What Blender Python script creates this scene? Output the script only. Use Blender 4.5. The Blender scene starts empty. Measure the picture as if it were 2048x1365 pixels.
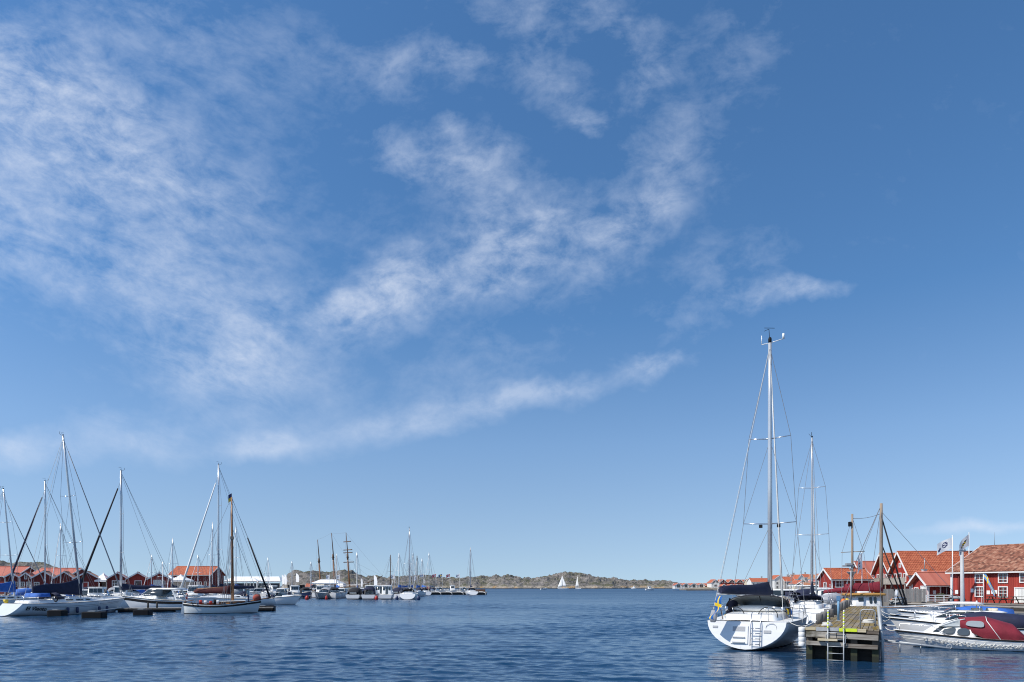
import bpy, bmesh, math, random
import numpy as np
from mathutils import Vector, Matrix

random.seed(7)
S = bpy.context.scene
C = S.collection
R = math.radians
V = Vector

# ------------------------------------------------------------------ camera
F, CX, HY, EYE = 1365.33, 1024.0, 1172.0, 2.85      # lens in photo pixels, horizon row, eye height
cam_d = bpy.data.cameras.new('camera')
cam = bpy.data.objects.new('camera', cam_d)
C.objects.link(cam)
cam.location = (0, 0, EYE)
cam.rotation_euler = (R(90), 0, 0)
cam_d.sensor_width = 36
cam_d.lens = 24
cam_d.shift_y = (HY - 682.5) / 2048
cam_d.clip_start = 0.5
cam_d.clip_end = 6000
S.camera = cam

# ------------------------------------------------------------------ sun, sky, exposure
SUN_AZ = V((-0.93, -0.37)).normalized()
SUN_EL = R(48)
to_sun = V((SUN_AZ.x * math.cos(SUN_EL), SUN_AZ.y * math.cos(SUN_EL), math.sin(SUN_EL)))
sun_d = bpy.data.lights.new('sun', 'SUN')
sun_d.energy = 4.8
sun_d.angle = R(0.53)
sun_d.color = (1.0, 0.95, 0.87)
sun = bpy.data.objects.new('sun', sun_d)
C.objects.link(sun)
sun.rotation_euler = to_sun.to_track_quat('Z', 'Y').to_euler()
S.view_settings.view_transform = 'Standard'
S.view_settings.look = 'None'
S.view_settings.exposure = 0.0
S.view_settings.gamma = 1
S.view_settings.use_curve_mapping = False
S.render.film_transparent = False
S.cycles.use_denoising = True
S.cycles.filter_width = 1.1
S.cycles.max_bounces = 6

world = bpy.data.worlds.new('World')
S.world = world
world.use_nodes = True


class NT:
    """tiny helper round a node tree"""
    def __init__(s, tree):
        s.t = tree; s.n = tree.nodes; s.l = tree.links
    def new(s, kind, **kw):
        n = s.n.new(kind)
        for k, v in kw.items():
            setattr(n, k, v)
        return n
    def put(s, sock, v):
        if hasattr(v, 'is_linked') or isinstance(v, bpy.types.NodeSocket):
            s.l.new(v, sock)
        elif v is not None:
            sock.default_value = v
    def math(s, op, a, b=None, c=None, clamp=False):
        n = s.new('ShaderNodeMath', operation=op, use_clamp=clamp)
        s.put(n.inputs[0], a)
        if b is not None: s.put(n.inputs[1], b)
        if c is not None: s.put(n.inputs[2], c)
        return n.outputs[0]
    def mapping(s, vec, loc=(0, 0, 0), rot=(0, 0, 0), scale=(1, 1, 1), kind='POINT'):
        n = s.new('ShaderNodeMapping', vector_type=kind)
        s.l.new(vec, n.inputs['Vector'])
        n.inputs['Location'].default_value = loc
        n.inputs['Rotation'].default_value = rot
        n.inputs['Scale'].default_value = scale
        return n.outputs[0]
    def noise(s, vec, scale=1, detail=4, rough=.5, lac=2, dist=0, col=False):
        n = s.new('ShaderNodeTexNoise')
        if vec is not None: s.l.new(vec, n.inputs['Vector'])
        n.inputs['Scale'].default_value = scale
        n.inputs['Detail'].default_value = detail
        n.inputs['Roughness'].default_value = rough
        n.inputs['Lacunarity'].default_value = lac
        n.inputs['Distortion'].default_value = dist
        return n.outputs['Color' if col else 0]
    def maprange(s, v, a, b, c=0, d=1, smooth=True):
        n = s.new('ShaderNodeMapRange', interpolation_type='SMOOTHSTEP' if smooth else 'LINEAR')
        s.put(n.inputs[0], v)
        for i, q in enumerate((a, b, c, d)):
            s.put(n.inputs[1 + i], q)
        return n.outputs[0]
    def mix(s, f, a, b, blend='MIX'):
        n = s.new('ShaderNodeMix', data_type='RGBA', blend_type=blend)
        s.put(n.inputs['Factor'], f); s.put(n.inputs[6], a); s.put(n.inputs[7], b)
        return n.outputs[2]
    def ramp(s, v, stops, interp='LINEAR'):
        n = s.new('ShaderNodeValToRGB')
        n.color_ramp.interpolation = interp
        e = n.color_ramp.elements
        while len(e) < len(stops): e.new(0.5)
        for q, (p, c) in zip(e, stops):
            q.position = p; q.color = (*c, 1) if len(c) == 3 else c
        s.put(n.inputs[0], v)
        return n.outputs[0]


def build_sky():
    w = NT(world.node_tree)
    w.n.clear()
    out = w.new('ShaderNodeOutputWorld')
    bg = w.new('ShaderNodeBackground')
    bg.inputs['Strength'].default_value = 0.15
    w.l.new(bg.outputs[0], out.inputs[0])
    sky = w.new('ShaderNodeTexSky', sky_type='NISHITA')
    sky.sun_disc = False
    sky.sun_elevation = SUN_EL
    sky.sun_rotation = math.atan2(SUN_AZ.x, SUN_AZ.y)
    sky.air_density = 1.0
    sky.dust_density = 0.2
    sky.ozone_density = 2.0
    sky.altitude = 0
    tc = w.new('ShaderNodeTexCoord')
    d = tc.outputs['Generated']
    lift = w.mapping(d, (0, 0, .12), (0, 0, 0), (1, 1, .90))
    nrm = w.new('ShaderNodeVectorMath', operation='NORMALIZE'); w.l.new(lift, nrm.inputs[0])
    w.l.new(nrm.outputs[0], sky.inputs['Vector'])
    hs = w.new('ShaderNodeHueSaturation')
    sz = w.new('ShaderNodeSeparateXYZ'); w.l.new(d, sz.inputs[0])
    w.l.new(w.maprange(sz.outputs[2], 0.0, .36, .93, 1.23, False), hs.inputs['Saturation'])
    w.l.new(w.maprange(sz.outputs[2], 0.0, .2, .85, 1.02, False), hs.inputs['Value'])
    w.l.new(sky.outputs[0], hs.inputs['Color'])
    base = hs.outputs[0]

    sep = w.new('ShaderNodeSeparateXYZ'); w.l.new(d, sep.inputs[0])
    x, y, z = sep.outputs
    # a high cloud sheet: directions onto a flat layer, flattened towards the horizon
    zz = w.math('ADD', w.math('MAXIMUM', z, 0.0), 0.16)
    px = w.math('DIVIDE', x, zz); py = w.math('DIVIDE', y, zz)
    cb = w.new('ShaderNodeCombineXYZ'); w.l.new(px, cb.inputs[0]); w.l.new(py, cb.inputs[1])
    P = cb.outputs[0]
    # where the cloud fields lie, as bearing / height tangents seen to the north (+Y)
    yy = w.math('MAXIMUM', y, 0.12)
    u = w.math('DIVIDE', x, yy); v = w.math('DIVIDE', z, yy)
    cg = w.new('ShaderNodeCombineXYZ'); w.l.new(u, cg.inputs[0]); w.l.new(v, cg.inputs[1])
    G = cg.outputs[0]
    fields = [  # centre x, y (photo px), half length, half width, tilt (deg, + = rising to the right), weight
        (150, 260, 600, 350, -28, .25), (70, 150, 260, 120, -35, .22), (220, 310, 420, 140, -28, .22), (60, 470, 420, 120, -14, .18),
        (-200, 350, 320, 420, 0, .35), (400, 60, 520, 150, -25, .13),
        (450, 690, 430, 200, -24, .26), (440, 745, 240, 80, -10, .26), (560, 640, 260, 130, 10, .14),
        (735, 605, 130, 80, 20, .34), (860, 545, 360, 110, 22, .25), (830, 520, 110, 60, 20, .16), (1120, 490, 330, 110, 20, .26), (1270, 445, 150, 70, 35, .22),
        (970, 390, 210, 130, -50, .24), (1340, 320, 150, 130, 65, .26), (930, 340, 90, 60, 0, .16),
        (800, 295, 100, 62, -20, .34), (890, 262, 60, 42, -30, .28), (790, 120, 260, 80, -4, .23), (930, 125, 70, 45, 0, .16),
        (1090, 150, 150, 100, -45, .21), (1250, 85, 150, 65, 0, .20), (1290, 160, 90, 60, 20, .26), (1190, 228, 70, 40, -10, .28),
        (1060, 20, 280, 80, 0, .18), (1480, 110, 200, 140, 60, .13),
        (880, 830, 220, 52, 12, .36), (1110, 782, 200, 36, 8, .32), (1310, 718, 105, 36, 12, .42), (640, 890, 320, 46, 6, .26),
        (1580, 585, 170, 46, 10, .34), (1430, 560, 220, 110, 40, .14), (960, 740, 240, 80, 10, .11),
        (40, 902, 190, 50, 0, .42), (270, 880, 190, 60, -12, .33), (525, 906, 110, 34, 4, .38), (400, 850, 360, 60, 0, .16),
        (1970, 1058, 200, 16, 1, .50), (1780, 1110, 330, 16, 0, .14), (640, 560, 800, 300, -10, .08),
    ]
    tot = None
    # soft warps so that no field keeps an oval outline
    def warp(src, sc, det, amp):
        wn = w.noise(src, sc, det, .6, col=True)
        wv = w.new('ShaderNodeVectorMath', operation='SUBTRACT'); w.l.new(wn, wv.inputs[0]); wv.inputs[1].default_value = (.5, .5, .5)
        ws = w.new('ShaderNodeVectorMath', operation='SCALE'); w.l.new(wv.outputs[0], ws.inputs[0]); w.l.new(w.maprange(v, .02, .45, amp * .25, amp), ws.inputs['Scale'])
        wa = w.new('ShaderNodeVectorMath', operation='ADD'); w.l.new(src, wa.inputs[0]); w.l.new(ws.outputs[0], wa.inputs[1])
        return wa.outputs[0]
    WG_ = warp(G, 6.5, 4, .15)
    for (cx, cy, a, b, t, k) in fields:
        m = w.mapping(WG_, ((cx - CX) / F, (HY - cy) / F, 0), (0, 0, R(t)), (a / F, b / F, 1), 'TEXTURE')
        ln = w.new('ShaderNodeVectorMath', operation='LENGTH')
        w.l.new(m, ln.inputs[0])
        f = w.maprange(ln.outputs['Value'], 0.0, 1.15, k, 0.0)
        tot = f if tot is None else w.math('ADD', tot, f)
    front = w.maprange(y, 0.12, 0.4)
    tot = w.math('MULTIPLY', w.math('MINIMUM', tot, 0.55), front)
    # elsewhere in the sky: the same kind of thin broken sheet
    other = w.maprange(w.noise(P, .55, 2, .5), .42, .75, 0, .5)
    tot = w.math('ADD', tot, w.math('MULTIPLY', other, w.math('SUBTRACT', 1.0, front)))
    # texture: loosely combed rows (falling to the east on the west side, rising further east), puffs, fleece
    ra = w.noise(w.mapping(G, (0, 0, 0), (0, 0, R(-24)), (2.0, 1, 1), 'TEXTURE'), 26, 6, .66, 2.1, .3)
    rb = w.noise(w.mapping(G, (.3, .2, 0), (0, 0, R(14)), (1.4, 1, 1), 'TEXTURE'), 23, 6, .66, 2.1, .3)
    kx = w.maprange(u, -.40, -.16)
    rows = w.math('ADD', w.math('MULTIPLY', ra, w.math('SUBTRACT', 1.0, kx)), w.math('MULTIPLY', rb, kx))
    puff = w.noise(w.mapping(G, (.7, .1, 0), (0, 0, 0), (1.35, 1, 1), 'TEXTURE'), 48, 5, .66, 2.1, .2)
    n2 = w.noise(w.mapping(G, (3.1, 1.7, 0), (0, 0, R(-10)), (1.5, 1, 1), 'TEXTURE'), 9.5, 3, .55, 2.1, .3)
    n = w.math('ADD', w.math('MULTIPLY', rows, .45), w.math('ADD', w.math('MULTIPLY', puff, .17), w.math('MULTIPLY', n2, .38)))
    nn = w.math('MULTIPLY', w.maprange(n, .395, .605, -0.5, 0.5, False), w.maprange(v, .15, .42, .5, 1.0))
    dens = w.math('ADD', w.math('MULTIPLY', tot, .95), w.math('MULTIPLY', nn, w.math('ADD', w.math('MULTIPLY', tot, 1.15), .12)))
    alpha = w.maprange(dens, 0.04, 1.0, 0, 0.78, False)
    alpha = w.math('MULTIPLY', alpha, w.maprange(z, 0.0, 0.05))
    ccol = w.ramp(alpha, [(0, (4.6, 5.3, 6.6)), (.9, (5.6, 5.9, 6.5))])
    col = w.mix(alpha, base, ccol)
    w.l.new(col, bg.inputs['Color'])

build_sky()

# ------------------------------------------------------------------ materials
MATS = {}


def principled(name):
    m = bpy.data.materials.new(name); m.use_nodes = True
    t = NT(m.node_tree)
    b = t.n['Principled BSDF']
    return m, t, b


def mat(name, col, rough=.5, var=.12, scale=2.0, bump=0.0, bscale=20, metal=0.0, stretch=(1, 1, 1), spec=.5, emis=None):
    """a plain painted / solid surface with broken-up tone"""
    if name in MATS: return MATS[name]
    m, t, b = principled(name)
    tc = t.new('ShaderNodeTexCoord')
    vec = t.mapping(tc.outputs['Object'], scale=stretch)
    n = t.noise(vec, scale, 5, .6)
    lo = tuple(max(0, c * (1 - var)) for c in col); hi = tuple(min(1, c * (1 + var)) for c in col)
    c = t.ramp(n, [(.3, lo), (.7, hi)])
    t.l.new(c, b.inputs['Base Color'])
    b.inputs['Roughness'].default_value = rough
    b.inputs['Metallic'].default_value = metal
    b.inputs['Specular IOR Level'].default_value = spec
    if bump:
        bn = t.new('ShaderNodeBump'); bn.inputs['Strength'].default_value = bump; bn.inputs['Distance'].default_value = .02
        t.l.new(t.noise(vec, bscale, 4, .6), bn.inputs['Height'])
        t.l.new(bn.outputs[0], b.inputs['Normal'])
    MATS[name] = m
    return m


def hull_mat(name, top, boot, bottom, z_boot=.10, z_bot=.03, rough=.22):
    """painted topsides over a boot stripe and dark bottom paint, by height"""
    if name in MATS: return MATS[name]
    m, t, b = principled(name)
    tc = t.new('ShaderNodeTexCoord')
    sp = t.new('ShaderNodeSeparateXYZ'); t.l.new(tc.outputs['Object'], sp.inputs[0])
    n = t.noise(t.mapping(tc.outputs['Object'], scale=(.8, .8, 3)), 1.6, 5, .6)
    tone = t.ramp(n, [(.3, tuple(c * .90 for c in top)), (.7, top)])
    drip = t.noise(t.mapping(tc.outputs['Object'], scale=(9, 9, .5)), 1.0, 3, .6)
    stain = t.math('MULTIPLY', t.maprange(drip, .56, .78), t.maprange(sp.outputs[2], .9, .05, 0, .30))
    tone = t.mix(stain, tone, (.30, .26, .17, 1))
    k1 = t.math('LESS_THAN', sp.outputs[2], z_boot)
    k2 = t.math('LESS_THAN', sp.outputs[2], z_bot)
    c = t.mix(k1, tone, (*boot, 1)); c = t.mix(k2, c, (*bottom, 1))
    t.l.new(c, b.inputs['Base Color'])
    b.inputs['Roughness'].default_value = rough
    MATS[name] = m
    return m


def wood_mat(name, c1, c2, axis=0, rough=.8, scale=1.0, moss=None, moss_amt=.5):
    """weathered timber, grain along one local axis"""
    if name in MATS: return MATS[name]
    m, t, b = principled(name)
    tc = t.new('ShaderNodeTexCoord')
    oi = t.new('ShaderNodeObjectInfo')
    off = t.new('ShaderNodeVectorMath', operation='ADD')
    t.l.new(tc.outputs['Object'], off.inputs[0])
    sc = t.new('ShaderNodeVectorMath', operation='SCALE'); sc.inputs[0].default_value = (37, 53, 71)
    t.l.new(oi.outputs['Random'], sc.inputs['Scale']); t.l.new(sc.outputs[0], off.inputs[1])
    st = [9.0, 9.0, 9.0]; st[axis] = .5
    g = t.noise(t.mapping(off.outputs[0], scale=st), 2.2 * scale, 6, .65)
    big = t.noise(off.outputs[0], .9, 4, .6)
    f = t.math('ADD', t.math('MULTIPLY', g, .7), t.math('MULTIPLY', big, .3))
    f = t.math('ADD', f, t.math('MULTIPLY', t.math('SUBTRACT', oi.outputs['Random'], .5), .22))
    c = t.ramp(f, [(.33, c1), (.66, c2)])
    if moss:
        k = t.maprange(t.noise(off.outputs[0], .55, 5, .65), .62 - moss_amt * .3, .78 - moss_amt * .3)
        c = t.mix(k, c, (*moss, 1))
    t.l.new(c, b.inputs['Base Color'])
    b.inputs['Roughness'].default_value = rough
    bn = t.new('ShaderNodeBump'); bn.inputs['Strength'].default_value = .5; bn.inputs['Distance'].default_value = .01
    t.l.new(g, bn.inputs['Height']); t.l.new(bn.outputs[0], b.inputs['Normal'])
    MATS[name] = m
    return m


def glass_mat(name, col=(.02, .03, .035), rough=.06):
    if name in MATS: return MATS[name]
    m, t, b = principled(name)
    b.inputs['Base Color'].default_value = (*col, 1)
    b.inputs['Roughness'].default_value = rough
    b.inputs['Specular IOR Level'].default_value = .8
    MATS[name] = m
    return m


def board_mat(name, col, axis=0, pitch=.16, rough=.75):
    """boarded, oil-painted wall: boards told apart by tone, with wear"""
    if name in MATS: return MATS[name]
    m, t, b = principled(name)
    tc = t.new('ShaderNodeTexCoord')
    sp = t.new('ShaderNodeSeparateXYZ'); t.l.new(tc.outputs['Object'], sp.inputs[0])
    s = t.math('ADD', sp.outputs[0], sp.outputs[1])
    idx = t.math('FLOOR', t.math('DIVIDE', s, pitch))
    wn = t.new('ShaderNodeTexWhiteNoise', noise_dimensions='1D'); t.l.new(idx, wn.inputs['W'])
    g = t.noise(t.mapping(tc.outputs['Object'], scale=(6, 6, .7)), 1.6, 5, .65)
    f = t.math('ADD', t.math('MULTIPLY', wn.outputs[0], .45), t.math('MULTIPLY', g, .55))
    c = t.ramp(f, [(.2, tuple(q * .72 for q in col)), (.55, col), (.85, tuple(min(1, q * 1.22 + .01) for q in col))])
    t.l.new(c, b.inputs['Base Color'])
    b.inputs['Roughness'].default_value = rough
    MATS[name] = m
    return m


def tile_mat(name, cols, tw=.24, th=.33, rough=.8, lichen=.2):
    """clay tiles: one tone per tile, from the roof slope's own x / y"""
    if name in MATS: return MATS[name]
    m, t, b = principled(name)
    tc = t.new('ShaderNodeTexCoord')
    sp = t.new('ShaderNodeSeparateXYZ'); t.l.new(tc.outputs['Object'], sp.inputs[0])
    cb = t.new('ShaderNodeCombineXYZ')
    t.l.new(t.math('FLOOR', t.math('DIVIDE', sp.outputs[0], tw)), cb.inputs[0])
    t.l.new(t.math('FLOOR', t.math('DIVIDE', sp.outputs[1], th)), cb.inputs[1])
    wn = t.new('ShaderNodeTexWhiteNoise', noise_dimensions='2D'); t.l.new(cb.outputs[0], wn.inputs['Vector'])
    big = t.noise(tc.outputs['Object'], .7, 5, .6)
    f = t.math('ADD', t.math('MULTIPLY', wn.outputs[0], .65), t.math('MULTIPLY', big, .35))
    n = len(cols)
    c = t.ramp(f, [(.15 + .7 * i / (n - 1), q) for i, q in enumerate(cols)])
    k = t.maprange(t.noise(tc.outputs['Object'], 2.3, 6, .7), .56, .75, 0, lichen)
    c = t.mix(k, c, (.20, .17, .12, 1))
    t.l.new(c, b.inputs['Base Color'])
    b.inputs['Roughness'].default_value = rough
    MATS[name] = m
    return m


WHITE = mat('white_gelcoat', (.80, .80, .78), .25, .05, 1.5)
WPAINT = mat('white_paint', (.78, .77, .74), .55, .06, 3)
DECK = mat('deck_offwhite', (.72, .71, .67), .5, .06, 3)
ALU = mat('mast_aluminium', (.62, .63, .64), .35, .05, 2, metal=.55)
STEEL = mat('stainless_steel', (.60, .61, .63), .25, .04, 4, metal=.9)
WIRE = mat('rigging_wire', (.20, .21, .23), .5, .05, 4)
WIRE_L = mat('white_rope', (.62, .61, .57), .7, .08, 6)
NAVY = mat('navy_canvas', (.012, .016, .045), .8, .25, 3, .5, 6)
BLUE = mat('blue_canvas', (.03, .12, .42), .8, .2, 3, .5, 6)
LBLUE = mat('light_blue_canvas', (.10, .28, .55), .8, .2, 3, .5, 6)
MAROON = mat('maroon_canvas', (.20, .014, .028), .8, .2, 2.5, .5, 5)
DARKRED = mat('dark_red_canvas', (.075, .012, .014), .85, .25, 2.5, .5, 5)
BLACK = mat('black_rubber', (.012, .012, .013), .7, .2, 5, spec=.2)
BLACKC = mat('black_canvas', (.016, .016, .02), .85, .2, 3, .5, 6)
GREYC = mat('grey_canvas', (.30, .31, .33), .85, .12, 3, .4, 6)
WCAN = mat('white_canvas', (.74, .74, .72), .8, .06, 2, .4, 5)
TEAK = wood_mat('varnished_teak', (.20, .085, .03), (.42, .20, .075), 0, .4)
MASTWOOD = wood_mat('varnished_spar', (.23, .10, .04), (.42, .20, .09), 2, .4)
OLDSPAR = wood_mat('weathered_spar', (.20, .15, .11), (.36, .28, .21), 2, .75)
DARKSPAR = wood_mat('dark_spar', (.06, .035, .022), (.15, .085, .05), 2, .6)
GLASS = glass_mat('dark_window_glass')
GREYGLASS = glass_mat('pale_window_glass', (.055, .07, .08), .10)
CLEAR = glass_mat('clear_vinyl', (.33, .36, .37), .18)
RED = mat('red_plastic', (.45, .03, .02), .45, .1)
ORANGE = mat('orange_plastic', (.62, .16, .02), .5, .1)
YELLOW = mat('yellow_plastic', (.70, .50, .04), .5, .1)
LIME = mat('lime_paint', (.62, .74, .03), .5, .12, 8)
FENDERB = mat('navy_fender', (.015, .03, .09), .45, .1)
SWBLUE = mat('flag_blue', (.015, .10, .34), .8, .08, 3)
SWYEL = mat('flag_yellow', (.80, .55, .03), .8, .06, 3)
FWHITE = mat('flag_white', (.80, .80, .80), .8, .04, 3)
FRED = mat('flag_red', (.50, .02, .03), .8, .06, 3)
FNAVY = mat('flag_navy', (.02, .03, .12), .8, .06, 3)
HULL_W = hull_mat('hull_white', (.80, .80, .79), (.80, .80, .79), (.02, .02, .025))
HULL_WN = hull_mat('hull_white_navy_boot', (.78, .78, .77), (.02, .03, .08), (.02, .02, .03), .14, .05)
HULL_WB = hull_mat('hull_white_black_boot', (.78, .78, .77), (.015, .015, .018), (.015, .015, .02), .22, .08)
HULL_G = hull_mat('hull_grey', (.34, .36, .37), (.03, .03, .035), (.02, .02, .02), .12, .05)
HULL_N = hull_mat('hull_navy', (.02, .03, .08), (.7, .7, .7), (.10, .02, .02), .12, .06)
HULL_R = hull_mat('hull_red', (.28, .03, .03), (.7, .7, .7), (.02, .02, .02), .12, .06)
HULL_CL = hull_mat('hull_cool_white', (.66, .69, .70), (.55, .58, .60), (.02, .02, .02), .06, .03)
FALU = board_mat('falu_red_boards', (.30, .035, .026))
FALU_D = board_mat('dark_red_boards', (.17, .022, .018))
FALU_B = board_mat('bright_red_boards', (.36, .040, .026))
WBOARD = board_mat('white_boards', (.74, .73, .69))
CREAM = board_mat('cream_boards', (.62, .56, .44))
BOATWD = board_mat('grey_boards', (.36, .33, .30))
TILE_NEW = tile_mat('orange_clay_tiles', [(.33, .075, .032), (.40, .105, .048), (.47, .14, .065)], lichen=.10)
TILE_OLD = tile_mat('aged_clay_tiles', [(.11, .045, .028), (.23, .085, .05), (.31, .13, .08), (.42, .23, .15)], tw=.26, th=.34, lichen=.45)
TILE_SAL = tile_mat('salmon_roof_sheets', [(.38, .11, .075), (.43, .13, .09), (.46, .15, .105)], tw=.45, th=4, lichen=.08)
TILE_TAN = tile_mat('tan_clay_tiles', [(.30, .12, .06), (.40, .17, .085), (.47, .23, .12)], lichen=.3)
PLANK = wood_mat('mossy_pier_planks', (.115, .095, .07), (.27, .225, .165), 1, .85, 1.0, (.23, .155, .03), .62)
BEAMW = wood_mat('weathered_pier_beams', (.10, .075, .055), (.42, .39, .34), 0, .85, .8, (.05, .045, .02), .35)
PILEW = wood_mat('grey_timber_piles', (.12, .115, .11), (.27, .26, .25), 2, .9)
FENCEW = wood_mat('grey_fence_boards', (.30, .27, .235), (.45, .415, .365), 2, .9)
JETTYW = wood_mat('dark_jetty_timber', (.018, .015, .012), (.060, .050, .040), 0, .9)
PONTW = wood_mat('pale_pontoon_boards', (.32, .29, .25), (.50, .47, .42), 0, .85)
CONC = mat('concrete', (.36, .34, .31), .85, .18, 1.2, .5, 8)
GALV = mat('galvanised_steel', (.40, .42, .43), .55, .12, 5, metal=.35)

# ------------------------------------------------------------------ water
def build_water():
    m, t, b = principled('sea_water')
    tc = t.new('ShaderNodeTexCoord')
    P = tc.outputs['Object']
    sp = t.new('ShaderNodeSeparateXYZ'); t.l.new(P, sp.inputs[0])
    c = t.noise(t.mapping(P, scale=(.6, 1, 1), rot=(0, 0, R(-10))), 3.2, 3, .6, 2.1, .4)
    bn = t.new('ShaderNodeBump'); bn.inputs['Strength'].default_value = 1.0; bn.inputs['Distance'].default_value = .016
    t.l.new(c, bn.inputs['Height']); t.l.new(bn.outputs[0], b.inputs['Normal'])
    deep = t.noise(P, .03, 3, .5)
    t.l.new(t.ramp(deep, [(.3, (.007, .036, .086)), (.7, (.010, .046, .105))]), b.inputs['Base Color'])
    # ripples too small to see from the shore grow into plain gloss further out
    gust = t.noise(t.mapping(P, scale=(.25, 1, 1)), .02, 3, .6)
    far = t.maprange(sp.outputs[1], 15, 260, .10, .30, False)
    t.l.new(t.math('ADD', far, t.maprange(gust, .3, .7, -.03, .06)), b.inputs['Roughness'])
    b.inputs['IOR'].default_value = 1.333
    # real waves out to 260 m, rows and columns opening with distance
    ny, nx = 1150, 640
    Y = 10.0 * (260.0 / 10.0) ** (np.arange(ny) / (ny - 1))
    s = np.linspace(-1, 1, nx)
    X = s[None, :] * (Y[:, None] * .80 + 3)
    Yg = np.repeat(Y[:, None], nx, 1)
    rng = np.random.default_rng(3)
    Z = np.zeros_like(X)
    dy = np.gradient(Y)[:, None]
    g1 = np.sin(X * .11 + Yg * .07 + 1.3) + np.sin(X * .043 - Yg * .12 + .4) + np.sin(X * .021 + Yg * .31) + np.sin(X * .19 - Yg * .05 + 2)
    gustv = np.clip(1.0 + .24 * g1, .25, 2)
    calm = 1 - .68 * np.exp(-(((X - 11) / 8) ** 2 + ((Yg - 22) / 11) ** 2))      # the lee of the moored yacht and pier
    for i in range(72):
        lam = .20 * (2.6 / .20) ** rng.random()
        th = R(84) + rng.normal() * .42
        k = 2 * math.pi / lam
        amp = .0125 * lam ** .80 * (.5 + rng.random())
        ph = rng.random() * 6.28
        fade = np.clip((lam / dy - 2.0) / 2.5, 0, 1)
        Z += fade * amp * np.sin(k * (X * math.cos(th) + Yg * math.sin(th)) + ph + .8 * np.sin(X * .23 + i) + .6 * np.sin(Yg * .17 + 2 * i))
    Z *= gustv * calm * .25
    edge = np.clip((260 - Yg) / 40, 0, 1) * np.clip((1 - np.abs(s))[None, :] / .03, 0, 1)
    Z *= edge
    co = np.stack([X, Yg, Z], -1).reshape(-1, 3)
    ii = np.arange(ny - 1)[:, None] * nx + np.arange(nx - 1)[None, :]
    q = np.stack([ii, ii + 1, ii + nx + 1, ii + nx], -1).reshape(-1, 4)
    # outer sheet joined round the waved field
    n0 = len(co)
    xe0, xe1 = X[0, 0], X[-1, 0]
    outer = [(xe0, 10, 0), (-xe0, 10, 0), (-xe1, 260, 0), (xe1, 260, 0),
             (-5000, -60, 0), (5000, -60, 0), (5000, 5500, 0), (-5000, 5500, 0)]
    co = np.vstack([co, np.array(outer)])
    oq = np.array([(4, 5, 1, 0), (5, 6, 2, 1), (6, 7, 3, 2), (7, 4, 0, 3)]) + n0
    q = np.vstack([q, oq])
    me = bpy.data.meshes.new('sea')
    me.vertices.add(len(co)); me.vertices.foreach_set('co', co.astype(np.float32).ravel())
    me.loops.add(q.size); me.loops.foreach_set('vertex_index', q.astype(np.int32).ravel())
    me.polygons.add(len(q)); me.polygons.foreach_set('loop_start', np.arange(0, q.size, 4, dtype=np.int32))
    me.polygons.foreach_set('loop_total', np.full(len(q), 4, dtype=np.int32))
    me.polygons.foreach_set('use_smooth', np.ones(len(q), dtype=bool))
    me.update(calc_edges=True); me.validate()
    me.materials.append(m)
    o = bpy.data.objects.new('sea', me); C.objects.link(o)
    o['kind'] = 'structure'; o['label'] = 'blue rippled harbour water'
build_water()

# ------------------------------------------------------------------ placing: photo bearing and distance -> metres
def at(px, d, z=0.0):
    return V(((px - CX) / F * d, d, z))


def zpix(py, d):
    return EYE - (py - HY) / F * d


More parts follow.
